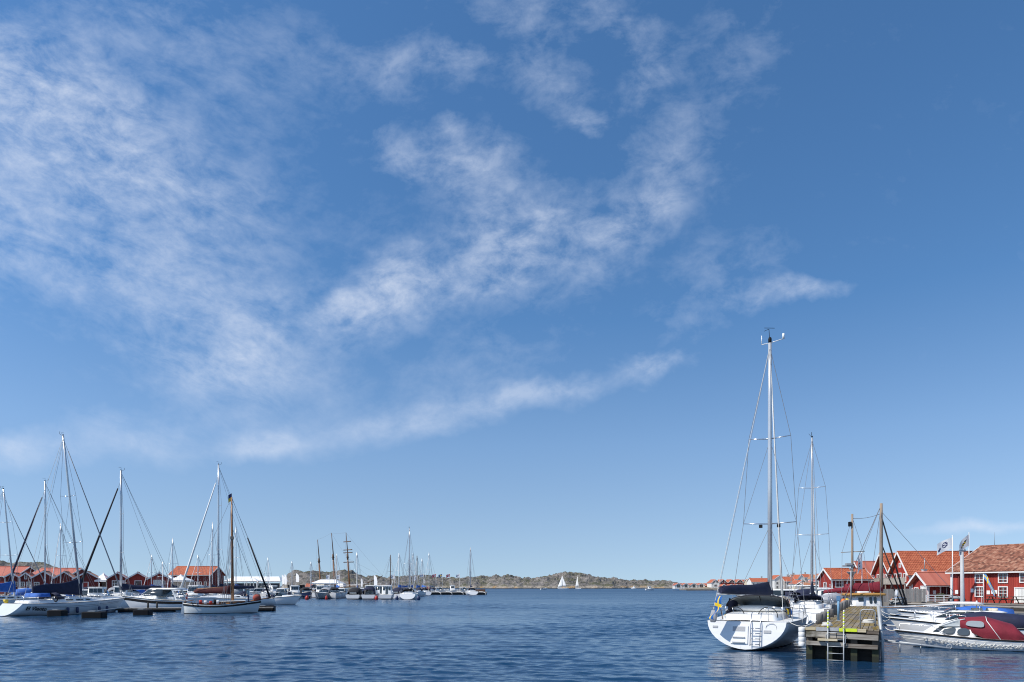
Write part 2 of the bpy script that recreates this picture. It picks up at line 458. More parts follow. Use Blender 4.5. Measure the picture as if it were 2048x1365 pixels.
# ------------------------------------------------------------------ mesh builder
class MB:
    def __init__(s):
        s.v = []; s.f = []; s.m = []; s.sm = []; s.mi = 0
    def add(s, vs, fs, smooth=False):
        k = len(s.v)
        s.v += [tuple(p) for p in vs]
        for f in fs:
            s.f.append([i + k for i in f]); s.m.append(s.mi); s.sm.append(smooth)
        return s
    def box(s, c, d, rz=0.0, rx=0.0, ry=0.0):
        x, y, z = (q / 2 for q in d)
        M = Matrix.Rotation(rz, 3, 'Z') @ Matrix.Rotation(ry, 3, 'Y') @ Matrix.Rotation(rx, 3, 'X')
        vs = [M @ V((a * x, b * y, e * z)) + V(c) for e in (-1, 1) for a, b in ((-1, -1), (1, -1), (1, 1), (-1, 1))]
        return s.add(vs, [(3, 2, 1, 0), (4, 5, 6, 7), (0, 1, 5, 4), (1, 2, 6, 5), (2, 3, 7, 6), (3, 0, 4, 7)])
    def bar(s, a, b, w, h):
        """rectangular bar from a to b, w across (level), h up"""
        a, b = V(a), V(b)
        t = (b - a).normalized()
        u = t.cross(V((0, 0, 1)))
        u = V((1, 0, 0)) if u.length < 1e-4 else u.normalized()
        n = u.cross(t)
        vs = [p + u * i * w / 2 + n * j * h / 2 for p in (a, b) for i, j in ((-1, -1), (1, -1), (1, 1), (-1, 1))]
        return s.add(vs, [(3, 2, 1, 0), (4, 5, 6, 7), (0, 1, 5, 4), (1, 2, 6, 5), (2, 3, 7, 6), (3, 0, 4, 7)])
    def rings(s, rs, cap0=True, cap1=True, smooth=True, closed=True):
        n = len(rs[0]); vs = [p for r in rs for p in r]; fs = []
        for i in range(len(rs) - 1):
            for j in range(n if closed else n - 1):
                fs.append((i * n + j, i * n + (j + 1) % n, (i + 1) * n + (j + 1) % n, (i + 1) * n + j))
        s.add(vs, fs, smooth)
        k = len(s.v) - len(vs)
        if cap0: s.f.append([k + j for j in reversed(range(n))]); s.m.append(s.mi); s.sm.append(False)
        if cap1: s.f.append([k + (len(rs) - 1) * n + j for j in range(n)]); s.m.append(s.mi); s.sm.append(False)
        return s
    def tube(s, pts, r, n=6, r1=None, flat=1.0, cap=True):
        pts = [V(p) for p in pts]; rs = []
        for i, p in enumerate(pts):
            t = (pts[min(i + 1, len(pts) - 1)] - pts[max(i - 1, 0)]).normalized()
            u = t.cross(V((0, 1, 0)) if abs(t.z) > .9 else V((0, 0, 1))).normalized()
            w = t.cross(u)
            q = r if r1 is None else r + (r1 - r) * i / (len(pts) - 1)
            rs.append([p + (u * math.cos(a) + w * math.sin(a) * flat) * q for a in (2 * math.pi * j / n for j in range(n))])
        return s.rings(rs, cap, cap)
    def lathe(s, prof, n=12, c=(0, 0, 0)):
        rs = [[V(c) + V((r * math.cos(2 * math.pi * j / n), r * math.sin(2 * math.pi * j / n), z)) for j in range(n)] for r, z in prof]
        return s.rings(rs)
    def prism(s, poly, ext):
        """planar polygon extruded by a vector"""
        n = len(poly); a = [V(p) for p in poly]; b = [p + V(ext) for p in a]
        fs = [tuple(reversed(range(n))), tuple(range(n, 2 * n))] + [(i, (i + 1) % n, n + (i + 1) % n, n + i) for i in range(n)]
        return s.add(a + b, fs)
    def panel(s, A, B, Cc, D, u0, u1, v0, v1, off=.01, th=.01, round_=0):
        """a thin raised panel on the patch A(0,0) B(1,0) C(1,1) D(0,1)"""
        A, B, Cc, D = V(A), V(B), V(Cc), V(D)
        P = lambda u, v: (A * (1 - u) + B * u) * (1 - v) + (D * (1 - u) + Cc * u) * v
        nrm = (B - A).cross(D - A).normalized()
        if round_:
            pl = []
            a, b = (u1 - u0) * round_, (v1 - v0) * round_
            for cu, cv, t0 in ((u1 - a, v1 - b, 0), (u0 + a, v1 - b, 90), (u0 + a, v0 + b, 180), (u1 - a, v0 + b, 270)):
                for k in range(4):
                    t = R(t0 + 30 * k); pl.append(P(cu + a * math.cos(t), cv + b * math.sin(t)) + nrm * off)
        else:
            pl = [P(u0, v0) + nrm * off, P(u1, v0) + nrm * off, P(u1, v1) + nrm * off, P(u0, v1) + nrm * off]
        return s.prism(pl, nrm * th)
    def ball(s, c, r, n=10, m=7, sq=(1, 1, 1)):
        rs = []
        for i in range(m):
            t = math.pi * (i + .5) / m
            rs.append([V(c) + V((r * sq[0] * math.sin(t) * math.cos(2 * math.pi * j / n), r * sq[1] * math.sin(t) * math.sin(2 * math.pi * j / n), -r * sq[2] * math.cos(t))) for j in range(n)])
        return s.rings(rs)
    def torus(s, c, R0, r, axis='x', n=18, k=6):
        pts = []
        for j in range(n):
            ring = []
            a = 2 * math.pi * j / n
            for i in range(k):
                b = 2 * math.pi * i / k
                rr = R0 + r * math.cos(b); h = r * math.sin(b)
                p = {'x': (h, rr * math.cos(a), rr * math.sin(a)), 'y': (rr * math.cos(a), h, rr * math.sin(a)), 'z': (rr * math.cos(a), rr * math.sin(a), h)}[axis]
                ring.append(V(c) + V(p))
            pts.append(ring)
        pts.append(pts[0])
        return s.rings(pts, False, False)
    def build(s, name, mats, parent=None, **props):
        me = bpy.data.meshes.new(name)
        me.from_pydata(s.v, [], s.f)
        for m in (mats if isinstance(mats, (list, tuple)) else [mats]): me.materials.append(m)
        me.polygons.foreach_set('material_index', s.m)
        me.polygons.foreach_set('use_smooth', s.sm)
        bm = bmesh.new(); bm.from_mesh(me); bmesh.ops.recalc_face_normals(bm, faces=bm.faces); bm.to_mesh(me); bm.free()
        me.update()
        return link(name, me, parent, **props)


def link(name, me, parent=None, **props):
    o = bpy.data.objects.new(name, me); C.objects.link(o)
    if parent is not None: o.parent = parent
    for k, v in props.items(): o[k] = v
    return o


def thing(name, label, cat, loc=(0, 0, 0), rz=0.0, group=None):
    o = bpy.data.objects.new(name, None); C.objects.link(o)
    o.location = loc; o.rotation_euler = (0, 0, rz); o.empty_display_size = .3
    o['label'] = label; o['category'] = cat
    if group: o['group'] = group
    return o


def tag(o, label, cat, group=None, loc=None, rz=None):
    o['label'] = label; o['category'] = cat
    if group: o['group'] = group
    if loc is not None: o.location = loc
    if rz is not None: o.rotation_euler = (0, 0, rz)
    return o


def struct(name, mb, m, label=None):
    o = mb.build(name, m); o['kind'] = 'structure'
    if label: o['label'] = label
    return o


def copy_tree(o, parent=None):
    c = o.copy(); C.objects.link(c); c.parent = parent
    for ch in list(o.children): copy_tree(ch, c)
    return c


def lerp(a, b, t): return a + (b - a) * t


# ------------------------------------------------------------------ boats
class Hull:
    """lofted hull: x forward from the transom, y to port, z up from the water"""
    def __init__(s, L, B, fb0, fb1, stern=.8, draft=.35, rake_t=0.0, rake_b=.9, full=2.2, mid=.42, flare=.85, dip=.08, n=15, k=8, canoe=False, rise=False):
        s.rise = rise; s.L, s.B, s.fb0, s.fb1, s.stern, s.draft, s.rt, s.rb, s.full, s.mid, s.flare, s.dip, s.n, s.k, s.canoe = L, B, fb0, fb1, stern, draft, rake_t, rake_b, full, mid, flare, dip, n, k, canoe
    def half(s, u):
        if u < s.mid:
            t = 1 - u / s.mid
            return s.B / 2 * ((1 - t ** 2.2 * (1 - s.stern)) if not s.canoe else max(.01, (1 - t ** 2.4)) )
        t = (u - s.mid) / (1 - s.mid)
        return s.B / 2 * max(.012, 1 - t ** s.full)
    def sheer(s, u):
        return lerp(s.fb0, s.fb1, u ** 1.6) - s.dip * math.sin(math.pi * u)
    def pt(s, u, q, side):
        b = s.half(u); zs = s.sheer(u)
        zk = -s.draft * (1 - .9 * abs(2 * u - .8) ** 2.2 if u > .4 else 1 - .45 * (1 - u / .4) ** 2)
        zk = min(zk, -.05)
        if s.rise and u < .4: zk = lerp(.07, zk, (u / .4) ** .75)
        th = q * math.pi / 2
        y = b * math.sin(th) ** s.flare
        z = zk + (zs - zk) * (1 - math.cos(th)) ** .92
        x = u * (s.L - s.rb)
        if u > .5: x += s.rb * ((u - .5) * 2) ** 2 * (z / zs if z > 0 else z * .6)
        if u < .5: x -= s.rt * (1 - u * 2) ** 2 * (1 - z / zs if z > 0 else 1 - z * .3)
        return V((x, y * side, z))
    def rail(s, u, side, inset=0.0, up=0.0):
        p = s.pt(u, 1, side)
        return V((p.x, p.y - side * min(inset, abs(p.y)), p.z + up))
    def build(s, root, m, deck=DECK, rail=BLACK, rail_r=.03, camber=.06):
        mb = MB(); rs = []
        for i in range(s.n):
            u = i / (s.n - 1)
            L_ = [s.pt(u, j / s.k, 1) for j in range(s.k, -1, -1)]
            R_ = [s.pt(u, j / s.k, -1) for j in range(1, s.k + 1)]
            rs.append(L_ + R_)
        mb.rings(rs, True, False, True, False)
        mb.build('hull', m, root)
        d = MB(); rr = []
        for i in range(s.n):
            u = i / (s.n - 1)
            a = s.rail(u, 1, .01); b = s.rail(u, -1, .01)
            rr.append([a, lerp(a, b, .5) + V((0, 0, camber)), b])
        d.rings(rr, False, False, True, False)
        d.build('deck', deck, root)
        if rail:
            for sd in (1, -1):
                MB().tube([s.rail(i / (s.n - 1), sd, -.005, -.02) for i in range(s.n)], rail_r, 5).build('rubbing_strake', rail, root)


def ring_rect(x0, x1, w0, w1, z0, z1=None, r=.25, n=3):
    """rounded deckhouse outline: x0 aft, x1 forward, half widths w0/w1"""
    z1 = z0 if z1 is None else z1
    pts = []
    for cx, sx, w, sy, z, a0 in ((x1, 1, w1, 1, z1, 0), (x0, -1, w0, 1, z0, 90), (x0, -1, w0, -1, z0, 180), (x1, 1, w1, -1, z1, 270)):
        rr = min(r, w * .8)
        for k in range(n + 1):
            t = R(a0 + 90 * k / n)
            pts.append(V((cx - sx * rr + rr * math.cos(t), sy * (w - rr) + rr * math.sin(t), z)))
    return pts


def deckhouse(root, name, m, x0, x1, w0, w1, z0, z0f, h, hf=None, in_aft=.1, in_fwd=.6, in_side=.14, crown=.06):
    """house with sloping front and sides; returns its four side patches for windows"""
    hf = h if hf is None else hf
    a = ring_rect(x0, x1, w0, w1, z0, z0f)
    top = ring_rect(x0 + in_aft, x1 - in_fwd, w0 - in_side, max(.1, w1 - in_side), z0 + h, z0f + hf)
    c = sum(top, V()) / len(top)
    top2 = [p + (c - p) * .25 + V((0, 0, crown)) for p in top]
    o = MB().rings([a, top, top2], False, True, True).build(name, m, root)
    q = {}
    for sd, nm in ((1, 'port'), (-1, 'star')):
        b0 = V((x0 + .2, sd * w0, z0)); b1 = V((x1 - .2, sd * w1, z0f))
        t0 = V((x0 + in_aft + .2, sd * (w0 - in_side), z0 + h)); t1 = V((x1 - in_fwd - .2, sd * (w1 - in_side), z0f + hf))
        q[nm] = (b0, b1, t1, t0) if sd == -1 else (b1, b0, t0, t1)
    q['front'] = (V((x1, -w1 + .1, z0f)), V((x1, w1 - .1, z0f)), V((x1 - in_fwd, w1 - in_side - .1, z0f + hf)), V((x1 - in_fwd, -w1 + in_side + .1, z0f + hf)))
    q['aft'] = (V((x0, w0 - .1, z0)), V((x0, -w0 + .1, z0)), V((x0 + in_aft, -w0 + in_side + .1, z0 + h)), V((x0 + in_aft, w0 - in_side - .1, z0 + h)))
    return o, q


def windows(parent, patch, spans, v0=.3, v1=.8, m=None, rnd=.22, frame=None, off=.010):
    for u0, u1 in spans:
        w = MB().panel(*patch, u0, u1, v0, v1, off, .012, rnd).build('window', m or GLASS, parent)
        if frame:
            f = .012
            MB().panel(*patch, u0 - f * 1.6, u1 + f * 1.6, v0 - f * 5, v1 + f * 5, off * .3, .008, rnd).build('window_frame', frame, parent)


def hood(root, name, m, secs, n=9, thick=.02, power=.55):
    """stretched canvas over bows: secs = (x, half width, z base, height)"""
    rs = []
    for x, w, z, h in secs:
        r = []
        for j in range(n):
            t = math.pi * j / (n - 1)
            cy, sy = math.cos(t), math.sin(t)
            r.append(V((x, w * math.copysign(abs(cy) ** .75, cy), z + h * sy ** power)))
        rs.append(r)
    mb = MB()
    mb.rings(rs, False, False, True, False)
    o = mb.build(name, m, root)
    md = o.modifiers.new('cloth', 'SOLIDIFY'); md.thickness = thick; md.offset = -1
    return o, rs


def sail_cover(root, a, b, h0, h1, m, name='sail_cover', w=.16):
    """canvas bundled along a boom, a = mast end, b = outer end"""
    a, b = V(a), V(b); t = (b - a); u = t.cross(V((0, 0, 1))).normalized(); rs = []
    N = 9
    for i in range(N):
        f = i / (N - 1)
        c = a + t * f
        h = lerp(h0, h1, f ** .75) * (1 + .06 * math.sin(9 * f + 1))
        ww = w * lerp(1.1, .75, f)
        pr = [(0, -.16), (.8, -.10), (1.0, .15), (.7, .55), (.25, .95), (0, 1.0), (-.25, .95), (-.7, .55), (-1.0, .15), (-.8, -.10)]
        rs.append([c + u * (p * ww) + V((0, 0, q * h)) for p, q in pr])
    return MB().rings(rs).build(name, m, root)


def wire(root, a, b, r=.01, m=None, name='stay', sag=0.0):
    a, b = V(a), V(b)
    pts = [a, b] if not sag else [lerp(a, b, i / 6) - V((0, 0, sag * math.sin(math.pi * i / 6))) for i in range(7)]
    return MB().tube(pts, r, 4, cap=False).build(name, m or WIRE, root)


def fender(root, p, h=.6, r=.11, m=None):
    x, y, z = p
    f = MB().lathe([(.01, 0), (r * .8, .03 * h), (r, .15 * h), (r, .82 * h), (r * .7, .95 * h), (.02, h)], 8, (x, y, z)).build('fender', m or FENDERB, root)
    MB().tube([(x, y, z + h), (x, y, z + h + .45)], .01, 4).build('fender_line', WIRE_L, f)
    return f


def flag_mesh(w, h, cells, wave=.10, droop=.0, slant=0.0, name='cloth'):
    """cells: rows (top first) of material numbers; x from the staff outward"""
    ny, nx = len(cells), len(cells[0]); mb = MB(); vs = []; fs = []; ms = []
    for j in range(ny + 1):
        for i in range(nx + 1):
            f = i / nx; g = j / ny
            y = wave * math.sin(f * 7.5 + g * 1.6) * (.25 + f)
            vs.append((w * f * (1 - .15 * droop), y, -h * g - droop * w * f ** 1.4 - slant * f * w))
    for j in range(ny):
        for i in range(nx):
            fs.append((j * (nx + 1) + i, j * (nx + 1) + i + 1, (j + 1) * (nx + 1) + i + 1, (j + 1) * (nx + 1) + i)); ms.append(cells[j][i])
    mb.v = vs; mb.f = [list(f) for f in fs]; mb.m = ms; mb.sm = [True] * len(fs)
    return mb


def cross_cells(nx, ny, vx, vy, outer=None):
    c = [[0] * nx for _ in range(ny)]
    for j in range(ny):
        for i in range(nx):
            if outer and (outer[0] <= i < outer[1] or outer[2] <= j < outer[3]): c[j][i] = 2
            if vx[0] <= i < vx[1] or vy[0] <= j < vy[1]: c[j][i] = 1
    return c


SWEDEN = cross_cells(16, 10, (5, 7), (4, 6))
NORWAY = cross_cells(22, 16, (7, 9), (7, 9), (6, 10, 6, 10))
DENMARK = cross_cells(14, 12, (5, 7), (5, 7))
FINLAND = cross_cells(18, 11, (5, 8), (4, 7))


def yacht(label, loc, heading, L=11.0, B=3.5, fb=1.1, mast=15.0, mx=.58, spr=((.40, 1.2), (.70, .95)), cover=NAVY, hoodm=NAVY, furl=WCAN, boom=0.0, bl=.40,
          hull=HULL_W, strake=BLACK, det=2, rake=0.0, group='moored sailing yachts', jib_r=.07, jib=True, wr=.012, name='sailing_yacht', rt=.55, stern=.78, mastm=None,
          boom_h=1.15, cov_h=(.75, .28), mast_r=.10, gear=True, cabin=True, flare=.62):
    root = thing(name, label, 'yacht', (loc[0], loc[1], 0), heading, group)
    H = Hull(L, B, fb, fb * 1.28, stern, .5, rt, L * .10, 2.0, .46, flare, .06, 17 if det else 11, 9 if det else 6, rise=True)
    H.build(root, hull, DECK, strake, .028)
    zd = H.sheer(.5) + .06
    x_m = L * mx
    mastm = mastm or ALU
    if cabin:
        cab, q = deckhouse(root, 'coachroof', WHITE, L * .30, L * .80, B * .32, B * .16, zd - .06, H.sheer(.78) - .02, .42, .20, .05, .5, .16)
        for sd in ('port', 'star'):
            sp = [(.12, .28), (.34, .50), (.56, .66)]
            if sd == 'port': sp = [(1 - b, 1 - a) for a, b in sp]
            windows(cab, q[sd], sp, .35, .75)
        # cockpit coamings and seats aft of the house
        MB().rings([ring_rect(L * .06, L * .32, B * .30, B * .34, H.sheer(.15) - .02, H.sheer(.3) - .02, .3), ring_rect(L * .07, L * .32, B * .27, B * .31, H.sheer(.15) + .28, H.sheer(.3) + .30, .25)], False, True).build('cockpit_coaming', WHITE, root)
    # mast
    top = V((x_m - mast * rake, 0, mast))
    base = V((x_m, 0, zd))
    ms = MB().tube([base, lerp(base, top, .5), lerp(base, top, .8), top], mast_r, 8, mast_r * .72).build('mast', mastm, root)
    mp = lambda z: lerp(base, top, (z - zd) / (mast - zd))
    if gear:
        g = MB(); g.tube([top, top + V((0, .25, .35))], .012, 4); g.tube([top + V((0, .25, .35)), top + V((.3, .25, .38))], .012, 4)
        g.tube([top, top + V((-.35, 0, .12))], .014, 4); g.tube([top + V((-.35, 0, .12)), top + V((-.35, 0, .38))], .02, 4); g.ball(top + V((0, 0, .1)), .07, 6, 4)
        g.build('masthead_gear', BLACK, ms)
    tips = []
    for f, w in spr:
        z = lerp(zd, mast, f); c = mp(z)
        for sd in (1, -1):
            tip = c + V((-.15, sd * w, .05))
            MB().tube([c, tip], .035, 5, .022).build('spreader', mastm if det < 2 else STEEL, ms)
            tips.append((f, sd, tip))
    # standing rigging
    for sd in (1, -1):
        ch = H.rail(mx - .03, sd, .08, .05)
        seq = [ch] + [t for f, s_, t in tips if s_ == sd] + [mp(mast * .985)]
        for a, b in zip(seq, seq[1:]): wire(root, a, b, wr, name='shroud')
        if spr: wire(root, H.rail(mx - .06, sd, .12, .05), mp(lerp(zd, mast, spr[0][0]) - .1), wr, name='shroud')
        if det > 1 and len(spr) > 1:
            wire(root, [t for f, s_, t in tips if s_ == sd][0], mp(lerp(zd, mast, spr[1][0]) - .1), wr * .8, name='shroud')
        wire(root, mp(mast * .99), H.rail(.01, sd, .15, .05), wr, WIRE_L if det > 1 else WIRE, 'backstay')
    bow = H.pt(1, 1, 1); bow = V((bow.x - .1, 0, bow.z + .05))
    fs = mp(mast * (.985 if det > 1 else .93))
    if jib:
        a = lerp(bow, fs, .05); b = lerp(bow, fs, .93)
        MB().tube([a, lerp(a, b, .2), lerp(a, b, .6), b], jib_r, 6, jib_r * .45).build('furled_headsail', furl, root)
    wire(root, bow, fs, wr, name='forestay')
    # boom and its cover
    goose = mp(zd + boom_h)
    be = goose + V((-math.cos(boom) * L * bl, math.sin(boom) * L * bl, .12))
    MB().tube([goose, be], .06, 6, .05).build('boom', mastm, root)
    if cover is not None:
        sail_cover(root, goose + V((.12, 0, .05)), lerp(goose, be, .97) + V((0, 0, .05)), cov_h[0], cov_h[1], cover)
    wire(root, be, mp(mast * .98), wr * .8, name='topping_lift')
    # sprayhood over the companionway
    if hoodm is not None and cabin:
        x0 = L * .27
        o, rs = hood(root, 'sprayhood', hoodm, [(x0 + .05, B * .32, zd + .25, .62), (x0 + .55, B * .31, zd + .25, .70), (x0 + 1.15, B * .27, zd + .28, .22)])
    # pulpit, pushpit, stanchions, lifelines
    if det >= 1:
        pu = [H.rail(.86, 1, .08), H.rail(.86, 1, .08, .6), H.rail(.97, 1, .02, .62), V((bow.x + .05, 0, bow.z + .6)), H.rail(.97, -1, .02, .62), H.rail(.86, -1, .08, .6), H.rail(.86, -1, .08)]
        MB().tube(pu, .018, 5).build('pulpit', STEEL, root)
        for sd in (1, -1):
            MB().tube([H.rail(.13, sd, .08), H.rail(.13, sd, .08, .62), H.rail(.02, sd, .08, .64), H.rail(.02, sd, B * .2, .64), H.rail(.02, sd, B * .2, 0)], .018, 5).build('pushpit', STEEL, root)
            st = [.13, .26, .39, .52, .65, .76, .86]
            for u in st[1:-1]:
                MB().tube([H.rail(u, sd, .06), H.rail(u, sd, .06, .6)], .014, 4).build('stanchion', STEEL, root)
            for hgt in (.3, .6):
                MB().tube([H.rail(u, sd, .07, hgt) for u in st], .007, 3).build('lifeline', WIRE, root)
    return root, H, dict(zd=zd, mp=mp, top=top, be=be, goose=goose, bow=bow)


def motorboat(label, loc, heading, L=7.0, B=2.7, fb=.85, style='cruiser', hull=HULL_W, strake=BLACK, canopy=None, house=None, glass=None, group='moored motor boats', name='motor_boat',
              arch=True, engine=None, rails=True, hcol=None, sc=1.0, cat='boat'):
    root = thing(name, label, cat, (loc[0], loc[1], 0), heading, group)
    H = Hull(L, B, fb, fb * 1.45, .9, .35, .0, L * .14, 2.3, .40, .62, .05, 13, 7)
    H.build(root, hull, DECK, strake, .035)
    hm = house or WHITE; gl = glass or GLASS
    zd = H.sheer(.4)
    hs = None
    if style == 'cruiser':
        # long low coachroof, raked screen, hard or soft top
        cab, q = deckhouse(root, 'foredeck_cabin', hm, L * .42, L * .86, B * .40, B * .20, zd - .03, H.sheer(.82) - .03, .50 * sc, .16, .0, .9, .18)
        ws, q2 = deckhouse(root, 'windscreen', gl, L * .34, L * .66, B * .38, B * .30, zd + .34 * sc, zd + .42 * sc, .55 * sc, .52 * sc, .05, .85, .12, .0)
        for sd in (-.5, .5):
            MB().tube([(L * .66, B * .28 * sd * 2, zd + .43 * sc), (L * .66 - .85, B * .22 * sd * 2, zd + .95 * sc)], .03, 4).build('screen_pillar', hm, ws)
        MB().rings([ring_rect(L * .14, L * .66 - .78, B * .37, B * .27, zd + .86 * sc, None, .3), ring_rect(L * .13, L * .66 - .74, B * .38, B * .28, zd + .93 * sc, None, .3), ring_rect(L * .17, L * .66 - .9, B * .32, B * .22, zd + 1.02 * sc, None, .3)]).build('hardtop', hm, root)
        for sd in (1, -1):
            MB().bar((L * .16, sd * B * .34, zd - .02), (L * .22, sd * B * .34, zd + .90 * sc), .06, .16).build('hardtop_post', hm, root)
        if canopy:
            hood(root, 'cockpit_canopy', canopy, [(.1, B * .38, zd, .5), (L * .12, B * .40, zd, .92 * sc), (L * .34, B * .39, zd, .96 * sc)])
        hs = zd + 1.0 * sc
    elif style == 'pilot':
        lo, q0 = deckhouse(root, 'foredeck_cabin', hm, L * .50, L * .88, B * .38, B * .20, zd - .03, H.sheer(.84) - .03, .42, .18, .0, .6, .14)
        cab, q = deckhouse(root, 'wheelhouse', hm, L * .26, L * .60, B * .38, B * .36, zd - .02, zd + .02, 1.45 * sc, 1.45 * sc, .05, .30, .08)
        windows(cab, q['port'], [(.08, .34), (.38, .64), (.68, .94)], .50, .88, gl, .12)
        windows(cab, q['star'], [(.08, .34), (.38, .64), (.68, .94)], .50, .88, gl, .12)
        windows(cab, q['front'], [(.03, .34), (.36, .64), (.66, .97)], .52, .90, gl, .12)
        windows(cab, q['aft'], [(.06, .30), (.70, .94)], .50, .86, gl, .12)
        MB().panel(*q['aft'], .36, .64, .03, .90, .004, .02, .06).build('door', GREYGLASS, cab)
        MB().rings([ring_rect(L * .24, L * .58, B * .36, B * .34, zd + 1.44 * sc, None, .2), ring_rect(L * .23, L * .59, B * .37, B * .35, zd + 1.50 * sc, None, .2), ring_rect(L * .28, L * .55, B * .3, B * .28, zd + 1.57 * sc, None, .2)]).build('wheelhouse_roof', hm, root)
        hs = zd + 1.55 * sc
        if canopy:
            hood(root, 'cockpit_canopy', canopy, [(.15, B * .38, zd, 1.0), (L * .1, B * .40, zd, 1.35 * sc), (L * .27, B * .38, zd, 1.40 * sc)])
    elif style == 'open':
        lo, q0 = deckhouse(root, 'foredeck_cabin', hm, L * .46, L * .90, B * .40, B * .16, zd - .03, H.sheer(.86) - .03, .34, .10, .0, .5, .14)
        ws, q = deckhouse(root, 'windscreen', gl, L * .44, L * .62, B * .38, B * .30, zd + .25, zd + .30, .42 * sc, .42 * sc, .25, .50, .10, .0)
        if canopy:
            o, _ = hood(root, 'cockpit_canopy', canopy, [(.25, B * .38, zd, .55), (L * .16, B * .40, zd, 1.05 * sc), (L * .36, B * .40, zd, 1.22 * sc), (L * .50, B * .34, zd + .1, .80 * sc)])
            MB().box((L * .02 + .23, 0, zd + .32), (.03, B * .44, .36), 0, 0, R(-24)).build('canopy_window', CLEAR, o)
        for k in (-.22, .22):
            MB().box((L * .30, k * B, zd + .25), (.5, .5, .5)).build('seat', NAVY, root)
        hs = zd + .8
    if engine:
        MB().rings([ring_rect(-.5, .0, .16, .18, fb * .75, None, .1), ring_rect(-.55, .05, .2, .22, fb * .95, None, .12), ring_rect(-.48, -.02, .16, .18, fb * 1.45, None, .1)]).build('outboard_engine', engine, root)
        MB().box((-.25, 0, fb * .2), (.2, .1, fb * 1.3)).build('outboard_leg', engine, root)
    if arch and hs:
        MB().tube([(L * .3, 0, hs), (L * .3, 0, hs + 1.3)], .018, 4, .008).build('antenna', WHITE, root)
        MB().tube([(L * .34, .2, hs), (L * .34, .2, hs + .5)], .02, 4).ball((L * .34, .2, hs + .52), .05, 6, 4).build('mast_light', WHITE, root)
    if rails:
        for sd in (1, -1):
            us = [.56, .66, .76, .86, .95]
            for u in us[:-1]:
                MB().tube([H.rail(u, sd, .08), H.rail(u, sd, .10, .48)], .014, 4).build('stanchion', STEEL, root)
            MB().tube([H.rail(.52, sd, .08)] + [H.rail(u, sd, .10, .48) for u in us] + [V((H.pt(1, 1, 1).x + .05, 0, H.pt(1, 1, 1).z + .48))], .015, 4).build('bow_rail', STEEL, root)
    return root, H


# ------------------------------------------------------------------ buildings
def tiled_slope(mb, w, s, tw=.24, th=.33, amp=.03, step=.03, sub=6):
    """pantiles: x along the eave, y up the slope, z out of it"""
    nx = int(w / tw) * sub; rows = int(s / th)
    xs = [w * i / nx for i in range(nx + 1)]
    vs = []; fs = []
    for r in range(rows + 1):
        for k in range(2):
            y = min(s, r * th + (k * th * .97)); y = min(y, s)
            for x in xs:
                ph = (x / tw) % 1
                prof = amp * (math.sin(2 * math.pi * ph) ** 2 if ph < .5 else -.35 * math.sin(2 * math.pi * (ph - .5)))
                vs.append((x, y, prof + (step if k == 0 else 0) + .02))
    m = nx + 1; n = 2 * (rows + 1)
    for j in range(n - 1):
        for i in range(nx):
            fs.append((j * m + i, j * m + i + 1, (j + 1) * m + i + 1, (j + 1) * m + i))
    mb.add(vs, fs, False)


